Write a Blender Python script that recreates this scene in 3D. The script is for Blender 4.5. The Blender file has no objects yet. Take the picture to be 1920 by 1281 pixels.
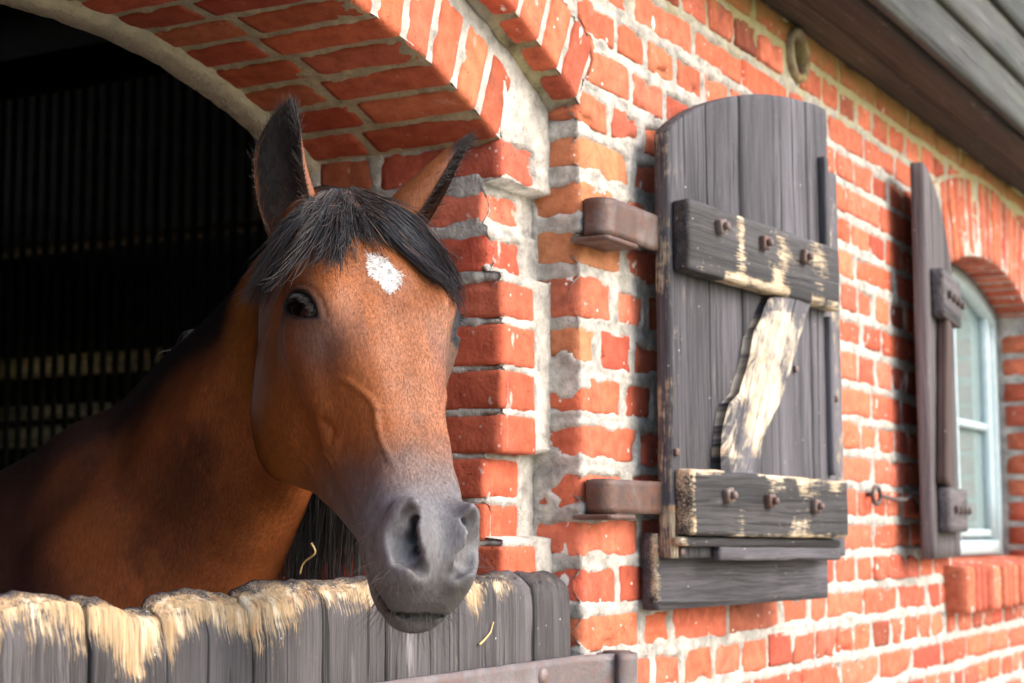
import bpy, bmesh, math, random
import numpy as np
from mathutils import Vector, Matrix

random.seed(7)
rng = np.random.default_rng(11)
scene = bpy.context.scene

# ------------------------------------------------------------------ camera, world, sun, exposure
CAM_POS = Vector((0.0, -1.35, 1.45))
YAW, PITCH, ROLL = 0.504435, 0.1111899, -0.0037688
cd = bpy.data.cameras.new("camera")
cam = bpy.data.objects.new("camera", cd)
scene.collection.objects.link(cam)
fw = Vector((math.cos(YAW) * math.cos(PITCH), math.sin(YAW) * math.cos(PITCH), math.sin(PITCH)))
rt = Vector((math.sin(YAW), -math.cos(YAW), 0))
up = rt.cross(fw)
r2 = rt * math.cos(ROLL) + up * math.sin(ROLL)
u2 = -rt * math.sin(ROLL) + up * math.cos(ROLL)
cam.matrix_world = Matrix(((r2.x, u2.x, -fw.x, CAM_POS.x), (r2.y, u2.y, -fw.y, CAM_POS.y),
                           (r2.z, u2.z, -fw.z, CAM_POS.z), (0, 0, 0, 1)))
cd.sensor_width = 36.0
cd.lens = 3261.46 / 1920 * 36
cd.clip_start = 0.05
cd.clip_end = 3000
cd.dof.use_dof = True
cd.dof.focus_distance = 2.35
cd.dof.aperture_fstop = 6.3
scene.camera = cam

SUN_EL, SUN_AZ = 36.0, -80.0          # azimuth measured from +X towards +Y (negative: out of the wall)
world = bpy.data.worlds.new("World")
scene.world = world
world.use_nodes = True
wn = world.node_tree.nodes
wl = world.node_tree.links
wn.clear()
sky = wn.new("ShaderNodeTexSky")
sky.sky_type = 'NISHITA'
sky.sun_disc = False
sky.sun_elevation = math.radians(SUN_EL)
sky.sun_rotation = math.radians(90 - SUN_AZ)
sky.air_density = 1.0
sky.dust_density = 3.0
sky.ozone_density = 1.0
bg = wn.new("ShaderNodeBackground")
bg.inputs["Strength"].default_value = 0.15
wo = wn.new("ShaderNodeOutputWorld")
wl.new(sky.outputs[0], bg.inputs[0])
wl.new(bg.outputs[0], wo.inputs[0])

sd = bpy.data.lights.new("sun", 'SUN')
sd.energy = 0.5
sd.angle = math.radians(50)
sd.color = (1.0, 0.96, 0.91)
sun = bpy.data.objects.new("sun", sd)
scene.collection.objects.link(sun)
sdir = Vector((math.cos(math.radians(SUN_EL)) * math.cos(math.radians(SUN_AZ)),
               math.cos(math.radians(SUN_EL)) * math.sin(math.radians(SUN_AZ)), math.sin(math.radians(SUN_EL))))
sun.rotation_euler = sdir.to_track_quat('Z', 'Y').to_euler()
sun.location = sdir * 20

scene.view_settings.view_transform = 'Standard'
scene.view_settings.look = 'None'
scene.view_settings.exposure = 1.80
scene.view_settings.gamma = 1.0
scene.cycles.max_bounces = 8

# ------------------------------------------------------------------ helpers
def link(o, parent=None):
    scene.collection.objects.link(o)
    if parent is not None:
        o.parent = parent
    return o

def thing(name, label, cat, loc=(0, 0, 0), group=None):
    o = bpy.data.objects.new(name, None)
    o.location = loc
    o.empty_display_size = 0.1
    link(o)
    tag(o, label, cat, group)
    return o

def tag(o, label=None, cat=None, group=None, kind=None):
    if label: o["label"] = label
    if cat: o["category"] = cat
    if group: o["group"] = group
    if kind: o["kind"] = kind
    return o

def np_mesh(name, V, F, mat=None, parent=None, smooth=True, attrs=None):
    """V (n,3) world coords; F list/array of quads or tris (-1 padding allowed through lists)."""
    me = bpy.data.meshes.new(name)
    V = np.asarray(V, dtype=np.float32)
    if isinstance(F, np.ndarray):
        nf, k = F.shape
        me.vertices.add(len(V)); me.vertices.foreach_set("co", V.ravel())
        me.loops.add(nf * k); me.loops.foreach_set("vertex_index", F.astype(np.int32).ravel())
        me.polygons.add(nf)
        me.polygons.foreach_set("loop_start", np.arange(0, nf * k, k, dtype=np.int32))
        me.update(calc_edges=True)
    else:
        me.from_pydata(V.tolist(), [], F)
        me.update()
    me.polygons.foreach_set("use_smooth", np.full(len(me.polygons), smooth))
    for an, (typ, arr) in (attrs or {}).items():
        at_ = me.attributes.new(an, typ, 'POINT')
        arr = np.asarray(arr, dtype=np.float32)
        if typ == 'FLOAT_COLOR':
            if arr.shape[1] == 3:
                arr = np.c_[arr, np.ones(len(arr), np.float32)]
            at_.data.foreach_set("color", arr.ravel())
        elif typ == 'FLOAT_VECTOR':
            at_.data.foreach_set("vector", arr.ravel())
        else:
            at_.data.foreach_set("value", arr.ravel())
    if mat: me.materials.append(mat)
    o = bpy.data.objects.new(name, me)
    link(o)
    if parent is not None:
        o.parent = parent
        o.matrix_parent_inverse = parent.matrix_basis.inverted()
    return o

class Acc:
    """collects pieces of geometry into ONE mesh (quads)"""
    def __init__(self): self.V = []; self.F = []; self.A = {}; self.n = 0
    def add(self, V, F, **attrs):
        V = np.asarray(V, float); F = np.asarray(F)
        self.V.append(V); self.F.append(F + self.n); self.n += len(V)
        for k, v in attrs.items():
            v = np.asarray(v, float)
            if v.ndim == 0 or v.ndim == 1 and len(v) != len(V): v = np.broadcast_to(v, (len(V),) + v.shape)
            self.A.setdefault(k, []).append(v)
    def build(self, name, mat, parent=None, smooth=True):
        attrs = {}
        for k, L in self.A.items():
            a = np.concatenate(L)
            attrs[k] = ('FLOAT_COLOR' if a.ndim == 2 else 'FLOAT', a)
        return np_mesh(name, np.concatenate(self.V), np.concatenate(self.F), mat, parent, smooth, attrs)

def _hash(ix, iy, iz, seed):
    h = (ix.astype(np.int64) * 374761393 + iy.astype(np.int64) * 668265263 + iz.astype(np.int64) * 2147483647 + seed * 974634541) & 0xffffffff
    h = ((h ^ (h >> 13)) * 1274126177) & 0xffffffff
    h = ((h ^ (h >> 16)) * 2246822519) & 0xffffffff
    return ((h ^ (h >> 15)) & 0xffff) / 32767.5 - 1.0

def noise3(P, freq=1.0, seed=0, octaves=1):
    P = np.asarray(P, float)
    out = np.zeros(P.shape[:-1]); amp = 1.0; tot = 0
    for o in range(octaves):
        Q = P * (freq * 2 ** o) + 17.3 * o
        I = np.floor(Q); f = Q - I; I = I.astype(np.int64); f = f * f * (3 - 2 * f)
        s = 0
        for dx in (0, 1):
            for dy in (0, 1):
                for dz in (0, 1):
                    w = (f[..., 0] if dx else 1 - f[..., 0]) * (f[..., 1] if dy else 1 - f[..., 1]) * (f[..., 2] if dz else 1 - f[..., 2])
                    s = s + w * _hash(I[..., 0] + dx, I[..., 1] + dy, I[..., 2] + dz, seed + o)
        out += amp * s; tot += amp; amp *= 0.5
    return out / tot

def smooth01(x, a, b):
    t = np.clip((np.asarray(x, float) - a) / (b - a), 0, 1)
    return t * t * (3 - 2 * t)

def grid_faces(nu, nv, closed_u=False, flip=False):
    iu = np.arange(nu if closed_u else nu - 1); iv = np.arange(nv - 1)
    U, W = np.meshgrid(iu, iv, indexing='ij'); U = U.ravel(); W = W.ravel(); U2 = (U + 1) % nu
    F = np.stack([U * nv + W, U2 * nv + W, U2 * nv + W + 1, U * nv + W + 1], 1)
    return F[:, ::-1] if flip else F

def box_surface(nx, ny, nz):
    """unit box [-1,1]^3 surface grid, shared verts"""
    idx = {}; V = []; F = []
    def vid(i, j, k):
        key = (i, j, k)
        if key not in idx:
            idx[key] = len(V); V.append((2 * i / nx - 1, 2 * j / ny - 1, 2 * k / nz - 1))
        return idx[key]
    for i in range(nx):
        for k in range(nz):
            F.append([vid(i, 0, k), vid(i + 1, 0, k), vid(i + 1, 0, k + 1), vid(i, 0, k + 1)])
            F.append([vid(i, ny, k), vid(i, ny, k + 1), vid(i + 1, ny, k + 1), vid(i + 1, ny, k)])
    for j in range(ny):
        for k in range(nz):
            F.append([vid(0, j, k), vid(0, j, k + 1), vid(0, j + 1, k + 1), vid(0, j + 1, k)])
            F.append([vid(nx, j, k), vid(nx, j + 1, k), vid(nx, j + 1, k + 1), vid(nx, j, k + 1)])
    for i in range(nx):
        for j in range(ny):
            F.append([vid(i, j, 0), vid(i, j + 1, 0), vid(i + 1, j + 1, 0), vid(i + 1, j, 0)])
            F.append([vid(i, j, nz), vid(i + 1, j, nz), vid(i + 1, j + 1, nz), vid(i, j + 1, nz)])
    return np.array(V), np.array(F)

_boxes = {}
def rbox(size, r, seg):
    """rounded box centred at 0, full size (sx,sy,sz), corner radius r, grid segments"""
    if seg not in _boxes: _boxes[seg] = box_surface(*seg)
    V, F = _boxes[seg]
    h = np.array(size) / 2
    # push the grid lines next to the edges to within r of the edge so that the rounding is tight
    P = np.sign(V) * np.abs(V) ** 0.8 * h
    inner = np.maximum(h - r, 1e-4)
    q = np.clip(P, -inner, inner); d = P - q
    L = np.linalg.norm(d, axis=1, keepdims=True)
    P = np.where(L > 1e-9, q + d / np.maximum(L, 1e-9) * np.minimum(L, r), P)
    return P, F

def tube(path, radii, nseg=12, cap=True):
    path = np.asarray(path, float); n = len(path)
    radii = np.broadcast_to(np.asarray(radii, float), (n,))
    T = np.gradient(path, axis=0); T /= np.linalg.norm(T, axis=1, keepdims=True)
    ref = np.array([0, 0, 1.0]) if abs(T[0, 2]) < 0.9 else np.array([1.0, 0, 0])
    N = np.cross(T[0], ref); N /= np.linalg.norm(N)
    V = []
    for i in range(n):
        N = N - T[i] * (N @ T[i]); N /= np.linalg.norm(N); B = np.cross(T[i], N)
        a = np.arange(nseg) / nseg * 2 * np.pi
        V.append(path[i] + radii[i] * (np.cos(a)[:, None] * N + np.sin(a)[:, None] * B))
    V = np.concatenate(V)
    iu = np.arange(n - 1); F = []
    for i in iu:
        for k in range(nseg):
            k2 = (k + 1) % nseg
            F.append([i * nseg + k, i * nseg + k2, (i + 1) * nseg + k2, (i + 1) * nseg + k])
    F = np.array(F)
    if cap:
        c0 = len(V); V = np.r_[V, path[:1], path[-1:]]
        ks = np.arange(0, nseg, 2)
        f0 = np.stack([np.full_like(ks, c0), (ks + 2) % nseg, (ks + 1) % nseg, ks], 1)
        b = (n - 1) * nseg
        f1 = np.stack([np.full_like(ks, c0 + 1), b + ks, b + (ks + 1) % nseg, b + (ks + 2) % nseg], 1)
        F = np.r_[F, f0, f1]
    return V, F

# ------------------------------------------------------------------ node helper
class NT:
    def __init__(self, name):
        self.mat = bpy.data.materials.new(name); self.mat.use_nodes = True
        self.t = self.mat.node_tree; self.n = self.t.nodes; self.n.clear()
        self.out = self.n.new("ShaderNodeOutputMaterial")
        self.bsdf = self.n.new("ShaderNodeBsdfPrincipled")
        self.t.links.new(self.bsdf.outputs[0], self.out.inputs[0])
    def L(self, a, b): self.t.links.new(a, b)
    def put(self, sock, v):
        if isinstance(v, bpy.types.NodeSocket): self.L(v, sock)
        elif v is not None:
            if hasattr(sock.default_value, '__len__') and not hasattr(v, '__len__'): v = (v, v, v, 1)[:len(sock.default_value)]
            if hasattr(v, '__len__') and len(v) == 3 and len(sock.default_value) == 4: v = (*v, 1)
            sock.default_value = v
    def set(self, **kw):
        for k, v in kw.items(): self.put(self.bsdf.inputs[k.replace('_', ' ')], v)
        return self
    def coord(self, which='Object'):
        return self.n.new("ShaderNodeTexCoord").outputs[which]
    def attr(self, name, out='Color'):
        a = self.n.new("ShaderNodeAttribute"); a.attribute_name = name
        return a.outputs[out]
    def mapping(self, vec, scale=(1, 1, 1), loc=(0, 0, 0), rot=(0, 0, 0)):
        m = self.n.new("ShaderNodeMapping"); self.L(vec, m.inputs[0])
        m.inputs['Scale'].default_value = scale; m.inputs['Location'].default_value = loc; m.inputs['Rotation'].default_value = rot
        return m.outputs[0]
    def noise(self, vec, scale, detail=4, rough=0.55, dist=0.0, out='Fac'):
        m = self.n.new("ShaderNodeTexNoise"); self.L(vec, m.inputs['Vector'])
        m.inputs['Scale'].default_value = scale; m.inputs['Detail'].default_value = detail
        m.inputs['Roughness'].default_value = rough; m.inputs['Distortion'].default_value = dist
        return m.outputs[out]
    def vor(self, vec, scale, feature='F1', out='Distance', rand=1.0):
        m = self.n.new("ShaderNodeTexVoronoi"); m.feature = feature; self.L(vec, m.inputs['Vector'])
        m.inputs['Scale'].default_value = scale; m.inputs['Randomness'].default_value = rand
        return m.outputs[out]
    def wave(self, vec, scale, dist=2, detail=2, dscale=1.0, dir_='X'):
        m = self.n.new("ShaderNodeTexWave"); self.L(vec, m.inputs['Vector']); m.bands_direction = dir_
        m.inputs['Scale'].default_value = scale; m.inputs['Distortion'].default_value = dist
        m.inputs['Detail'].default_value = detail; m.inputs['Detail Scale'].default_value = dscale
        return m.outputs['Fac']
    def ramp(self, fac, stops, interp='LINEAR'):
        r = self.n.new("ShaderNodeValToRGB"); self.put(r.inputs[0], fac); r.color_ramp.interpolation = interp
        e = r.color_ramp.elements
        while len(e) < len(stops): e.new(0.5)
        for el, (p, c) in zip(e, stops):
            el.position = p; el.color = (c, c, c, 1) if not hasattr(c, '__len__') else (*c, 1)
        return r.outputs[0]
    def mix(self, fac, a, b, mode='MIX'):
        m = self.n.new("ShaderNodeMix"); m.data_type = 'RGBA'; m.blend_type = mode; m.clamp_factor = True
        self.put(m.inputs[0], fac); self.put(m.inputs[6], a); self.put(m.inputs[7], b)
        return m.outputs[2]
    def math(self, op, a, b=0.0, c=None):
        m = self.n.new("ShaderNodeMath"); m.operation = op
        self.put(m.inputs[0], a); self.put(m.inputs[1], b)
        if c is not None: self.put(m.inputs[2], c)
        return m.outputs[0]
    def sep(self, vec):
        s = self.n.new("ShaderNodeSeparateXYZ"); self.L(vec, s.inputs[0]); return s.outputs
    def bump(self, h, strength=0.5, dist=0.01, normal=None):
        b = self.n.new("ShaderNodeBump"); self.put(b.inputs['Height'], h)
        b.inputs['Strength'].default_value = strength; b.inputs['Distance'].default_value = dist
        if normal is not None: self.L(normal, b.inputs['Normal'])
        return b.outputs[0]
# ------------------------------------------------------------------ masonry materials
def mat_brick(name, dirt=0.0, splash=0.5):
    m = NT(name); P = m.coord()
    base = m.attr("bcol")
    n1 = m.noise(P, 34, 5, 0.6)
    n2 = m.noise(P, 9, 3, 0.5)
    col = m.mix(m.ramp(n1, [(0.3, 0), (0.75, 1)]), m.mix(1.0, base, (0.70, 0.62, 0.60), 'MULTIPLY'), m.mix(1.0, base, (1.18, 1.25, 1.30), 'MULTIPLY'))
    # sandy pits and burnt specks
    pits = m.ramp(m.vor(P, 110), [(0.10, 1), (0.19, 0)])
    pm = m.ramp(m.noise(P, 16, 2), [(0.52, 0), (0.62, 1)])
    col = m.mix(m.math('MULTIPLY', pits, pm), col, (0.09, 0.03, 0.02))
    # soot coloured blotches
    soot = m.ramp(m.noise(P, 6.5, 6, 0.7), [(0.60 - dirt * 0.1, 0), (0.74, 0.75)])
    col = m.mix(soot, col, (0.10, 0.045, 0.03))
    # lime: soft bloom, splashes and dots
    bl = m.ramp(m.noise(m.mapping(P, (1, 1, 0.55)), 11, 6, 0.65), [(0.60, 0), (0.82, 0.45)])
    col = m.mix(m.math('MULTIPLY', bl, splash), col, (0.62, 0.42, 0.36))
    sp = m.ramp(m.noise(m.mapping(P, (1, 1, 0.6), (3.1, 1, 2)), 21, 5, 0.6), [(0.655, 0), (0.675, 1)])
    col = m.mix(m.math('MULTIPLY', sp, splash * 1.3), col, (0.72, 0.68, 0.63))
    dots = m.ramp(m.vor(P, 42), [(0.09, 1), (0.13, 0)])
    dm = m.ramp(m.noise(P, 13, 2), [(0.50, 0), (0.56, 1)])
    col = m.mix(m.math('MULTIPLY', m.math('MULTIPLY', dots, dm), splash * 1.4), col, (0.75, 0.70, 0.64))
    # moss and lichen just under the eaves
    z = m.sep(P)[2]
    mz = m.ramp(m.math('ADD', z, m.math('MULTIPLY', m.noise(P, 15, 4), 0.18)), [(0, 0), (1, 1)])
    mossz = m.math('MULTIPLY', m.math('SUBTRACT', m.math('ADD', z, m.math('MULTIPLY', m.noise(P, 14, 4), 0.22)), 2.66), 9.0)
    col = m.mix(m.math('MINIMUM', m.math('MAXIMUM', mossz, 0.0), 0.65), col, (0.26, 0.20, 0.06))
    h = m.math('ADD', m.math('MULTIPLY', n1, 0.6), m.math('MULTIPLY', m.noise(P, 160, 3), 0.35))
    h = m.math('SUBTRACT', h, m.math('MULTIPLY', m.math('MULTIPLY', pits, pm), 0.8))
    m.set(Base_Color=col, Roughness=0.88, Normal=m.bump(h, 0.9, 0.005))
    m.bsdf.inputs['Specular IOR Level'].default_value = 0.3
    return m.mat

def mat_mortar(name, pale=(0.53, 0.50, 0.455), grey=(0.25, 0.24, 0.22), dirt=0.5, moss=True):
    m = NT(name); P = m.coord()
    n1 = m.noise(P, 26, 6, 0.65); n2 = m.noise(P, 7, 4, 0.6)
    col = m.mix(m.ramp(n1, [(0.35, 0), (0.62, 1)]), grey, pale)
    col = m.mix(m.ramp(n2, [(0.5, 0), (0.72, dirt)]), col, (0.28, 0.27, 0.24))
    gr = m.ramp(m.vor(P, 130), [(0.12, 1), (0.25, 0)])
    col = m.mix(m.math('MULTIPLY', gr, m.ramp(m.noise(P, 30, 2), [(0.5, 0), (0.6, 0.8)])), col, (0.16, 0.15, 0.13))
    # dark weather stains, blotchy
    st = m.ramp(m.noise(m.mapping(P, (1, 1, 1), (5, 2, 7)), 18, 5, 0.7), [(0.63, 0), (0.74, dirt * 1.3)])
    col = m.mix(st, col, (0.10, 0.095, 0.085))
    if moss:
        z = m.sep(P)[2]
        mossz = m.math('MULTIPLY', m.math('SUBTRACT', m.math('ADD', z, m.math('MULTIPLY', m.noise(P, 14, 4), 0.30)), 2.60), 6.0)
        col = m.mix(m.math('MINIMUM', m.math('MAXIMUM', mossz, 0.0), 0.8), col, (0.42, 0.36, 0.15))
    h = m.math('ADD', n1, m.math('MULTIPLY', m.noise(P, 120, 4, 0.7), 0.5))
    m.set(Base_Color=col, Roughness=0.95, Normal=m.bump(h, 1.0, 0.008))
    m.bsdf.inputs['Specular IOR Level'].default_value = 0.2
    return m.mat

M_BRICK = mat_brick("old_brick", 0.2, 0.75)
M_BRICK_NEW = mat_brick("jamb_brick", 0.0, 0.30)
M_BRICK_ARCH = mat_brick("arch_soffit_brick", 0.3, 0.12)
M_MORTAR = mat_mortar("lime_mortar")
M_MORTAR_SOFFIT = mat_mortar("soffit_mortar", (0.50, 0.44, 0.30), (0.33, 0.29, 0.20), 0.5, False)
M_PLASTER = mat_mortar("lime_plaster", (0.62, 0.57, 0.44), (0.46, 0.43, 0.34), 0.35, False)

PAL = np.array((0.90, 1.06, 1.28)) * np.array([(0.54, 0.112, 0.045), (0.56, 0.122, 0.052), (0.50, 0.092, 0.038), (0.55, 0.118, 0.052), (0.56, 0.135, 0.058),
                (0.45, 0.075, 0.034), (0.56, 0.128, 0.060), (0.52, 0.10, 0.046)])
TAN = np.array((0.46, 0.205, 0.092))
def brick_col(r):
    c = PAL[r.integers(len(PAL))] * (1 + 0.13 * r.normal())
    return np.clip(c * (1 + 0.025 * r.normal(size=3)), 0.02, 0.8)

def brick(acc, cen, axes, size, r=0.006, seg=(12, 4, 5), col=(0.4, 0.1, 0.05), rough=1.0, clip=None):
    """axes rows: local x,y,z unit vectors in the world"""
    V, F = rbox(size, r, seg)
    h = np.array(size) / 2
    W = V @ np.asarray(axes) + cen
    near = (np.abs(V) > h - 0.014).sum(1)
    nz = np.stack([noise3(W, 28, s, 2) for s in (1, 2, 3)], 1)
    lo = np.stack([noise3(W, 9, s) for s in (4, 5, 6)], 1)
    chip = np.maximum(0, noise3(W, 22, 9, 2) - 0.12) * (near >= 2)
    W = W + rough * (0.0016 * nz + 0.0018 * lo) - (np.sign(V) * (np.abs(V) > h - 0.016)) @ np.asarray(axes) * (0.016 * rough * chip)[:, None]
    if clip is not None: W = clip(W)
    acc.add(W, F, bcol=np.broadcast_to(np.asarray(col, float), (len(W), 3)))

AX = np.eye(3)
ARC_C, R_IN, R_EX, R_MAIN, R_OUT = (1.93, 0.84), 1.40, 1.53, 1.567, 1.70
X_MAIN, X_JAMB, Y_REB, Y_BACK = 2.690, 2.515, 0.059, 0.43
X_MAINL, X_JAMBL = 2 * 1.93 - X_MAIN, 2 * 1.93 - X_JAMB
WIN_C, WIN_HW, WIN_ZC, WIN_R, WIN_SILL = 5.68, 0.60, 0.664, 1.67, 1.375
WIN_RX = WIN_R + 0.255
Z_EAVE = 2.66
COURSES = [0.0, 0.076, 0.159, 0.242, 0.325, 0.408, 0.491, 0.574, 0.657, 0.740, 0.823, 0.906, 0.989,
           1.072, 1.156, 1.24, 1.323, 1.404, 1.487, 1.570, 1.653, 1.737, 1.820, 1.912, 1.997, 2.083, 2.165, 2.245, 2.33, 2.413, 2.495, 2.578, 2.66]
JOINTS = {13: [3.489, 3.785, 4.068, 4.363, 4.662, 4.956, 5.227, 5.512, 5.765],
 14: [2.979, 3.122, 3.272, 3.431, 3.577, 3.73, 3.884, 4.033, 4.167, 4.316, 4.467, 4.591, 4.73, 4.86, 5.005, 5.15, 5.303, 5.569, 5.85],
 15: [2.929, 3.064, 3.358, 3.666, 3.849, 3.968, 4.254, 4.541, 4.827, 4.953],
 16: [2.832, 2.975, 4.045, 4.2, 4.335, 4.482, 4.623, 4.76, 4.894], 17: [2.927, 4.357, 4.68], 18: [2.879, 4.227, 4.462, 4.614],
 19: [2.927, 4.362, 4.504], 20: [2.862, 3.007, 4.267, 4.41, 4.552, 4.686], 21: [2.759, 2.904, 4.358, 4.629],
 22: [2.822, 2.962, 4.255, 4.411, 4.549, 4.688], 23: [2.876, 4.302, 4.473], 24: [2.84, 2.985, 4.264, 4.408, 4.545, 4.7],
 25: [2.908, 4.255, 4.603], 26: [2.82, 2.956, 4.223, 4.377, 4.513, 4.656], 27: [2.91, 3.063, 4.186, 4.472],
 28: [2.847, 2.98, 3.12, 3.268, 3.417, 4.11, 4.26, 4.42, 4.568, 4.704], 29: [2.921, 3.215, 3.491, 3.789, 4.07, 4.355, 4.636],
 30: [3.0, 3.15, 3.295, 3.442, 3.583, 3.74, 3.866, 4.022, 4.155, 4.299, 4.435, 4.584, 4.742]}
TANS = {(25, 0): 0.75, (26, 0): 0.35, (24, 0): 0.8, (23, 0): 0.95, (21, 0): 0.9, (15, 0): 0.45, (14, 0): 0.3, (27, 0): 0.2}

PH_M = math.asin((X_MAIN - ARC_C[0]) / R_MAIN)
wall = thing("brick_wall", "red brick stable wall with thick white mortar and an arched doorway", "wall", (X_MAIN, 0, 0))

PIPE = (3.835, 2.575)
def arc_z(x, c, R): return c[1] + np.sqrt(np.maximum(R * R - (x - c[0]) ** 2, 0))
def in_window(x, z, grow=0.0):
    top = WIN_ZC + np.sqrt(np.maximum((WIN_RX + grow) ** 2 - (x - WIN_C) ** 2, 0))
    return (np.abs(x - WIN_C) < WIN_HW + grow) & (z > WIN_SILL - 0.15 - grow) & (z < top)

def clip_main(W):
    W = W.copy()
    dx, dz = W[:, 0] - ARC_C[0], W[:, 2] - ARC_C[1]
    rr = np.hypot(dx, dz)
    tm = math.tan(PH_M)
    xl = np.sign(dx) * (dz * tm + 0.006)
    k = (rr < R_OUT + 0.006) & (dz > 0.5) & (np.abs(dx) < np.abs(xl)) & (W[:, 2] > 2.10)
    side = k & (np.abs(xl) - np.abs(dx) < R_OUT + 0.006 - rr)
    s = np.where(k & ~side, (R_OUT + 0.006) / np.maximum(rr, 1e-6), 1)
    W[:, 0] = np.where(side, ARC_C[0] + xl, ARC_C[0] + dx * s); W[:, 2] = np.where(side, W[:, 2], ARC_C[1] + dz * s)
    dx, dz = W[:, 0] - WIN_C, W[:, 2] - WIN_ZC
    rr = np.hypot(dx, dz)
    k = (rr < WIN_RX + 0.006) & (np.abs(dx) < WIN_HW + 0.09) & (W[:, 2] > 2.15)
    s = np.where(k, (WIN_RX + 0.006) / np.maximum(rr, 1e-6), 1)
    W[:, 0] = WIN_C + dx * s; W[:, 2] = WIN_ZC + dz * s
    dx, dz = W[:, 0] - PIPE[0], W[:, 2] - PIPE[1]; rr = np.hypot(dx, dz)       # leave room for the clay pipe
    s = np.where(rr < 0.066, 0.066 / np.maximum(rr, 1e-4), 1)
    W[:, 0] = PIPE[0] + dx * s; W[:, 2] = PIPE[1] + dz * s
    W[:, 2] = np.minimum(W[:, 2], Z_EAVE)
    return W

acc = Acc()
RECTS = []                     # (x0,x1,z0,z1) brick faces on the front plane, for the mortar
br = np.random.default_rng(5)
M = 0.0085; MV = 0.0052                     # half a joint
for k in range(len(COURSES) - 1):
    z0, z1 = COURSES[k], COURSES[k + 1]
    stretch = (k % 2 == 1)
    pitch = 0.291 if stretch else 0.1465
    for side in (0, 1):
        if side == 0:
            xs = [X_MAIN] + [j for j in JOINTS.get(k, []) if j > X_MAIN]
            end = 8.9
        else:
            xs = [-1.2]; end = X_MAINL
        if side == 0 and z1 > WIN_SILL - 0.14 and z0 < 2.2:
            xs = sorted([x for x in xs if min(abs(x - WIN_C + WIN_HW), abs(x - WIN_C - WIN_HW)) > 0.05] + [WIN_C - WIN_HW, WIN_C + WIN_HW])
        out = [xs[0]]
        for j in xs[1:] + [end]:
            gap = j - out[-1]
            n = max(1, int(round(gap / pitch)))
            if gap / n > pitch * 1.35: n += 1
            st = out[-1]
            for q in range(1, n + 1): out.append(st + gap * q / n + (0.008 * br.normal() if q < n else 0))
        for i in range(len(out) - 1):
            x0, x1 = out[i], out[i + 1]
            if x1 - x0 < 0.03: continue
            cx, cz = (x0 + x1) / 2, (z0 + z1) / 2
            # trim to the window's jambs
            if z1 > WIN_SILL - 0.14 and z0 < 2.2:
                L, R = WIN_C - WIN_HW, WIN_C + WIN_HW
                if x0 < L - 1e-6 < x1: x1 = L + MV
                elif x0 <= R + 1e-6 < x1: x0 = R
                if x1 - x0 < 0.03: continue
            cx = (x0 + x1) / 2
            if in_window(cx, cz, -0.02): continue
            if abs(cx - PIPE[0]) < 0.06 and abs(cz - PIPE[1]) < 0.04: continue
            rr = math.hypot(cx - ARC_C[0], cz - ARC_C[1])
            if rr < R_OUT and abs(math.atan2(cx - ARC_C[0], cz - ARC_C[1])) < PH_M and cz > 2.14: continue
            lo = x0 + (0.0 if (i == 0 and side == 0) or abs(x0 - WIN_C - WIN_HW) < 1e-5 else (M if cx < 3.1 else MV)); hi = x1 - (0.0 if (side == 1 and x1 >= end - 1e-6) else (M if cx < 3.1 else MV))
            if hi - lo < 0.02: continue
            c = brick_col(br)
            if side == 0 and (k, i) in TANS: c = c * (1 - 0.8 * TANS[(k, i)]) + TAN * 0.8 * TANS[(k, i)]
            elif br.random() < 0.03: c = c * 0.55
            near = side == 0 and cx < 3.35 and z1 > 1.1
            mid = side == 0 and cx < 5.0 and z1 > 1.0
            seg = (14, 5, 8) if near else ((9, 3, 6) if mid else (4, 2, 3))
            yo = 0.0022 * br.normal()
            h = z1 - z0 - 2 * M + 0.003 * br.normal()
            brick(acc, np.array([(lo + hi) / 2, 0.055 + yo, cz + 0.0015 * br.normal()]), AX, (hi - lo, 0.11, h), 0.0060 if near else 0.0042, seg, c,
                  1.0 if near else 0.8, clip_main if (cz > 2.05 or cx < 2.8) else None)
            RECTS.append((lo, hi, cz - h / 2, cz + h / 2))
acc.build("brickwork", M_BRICK, wall)

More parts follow.
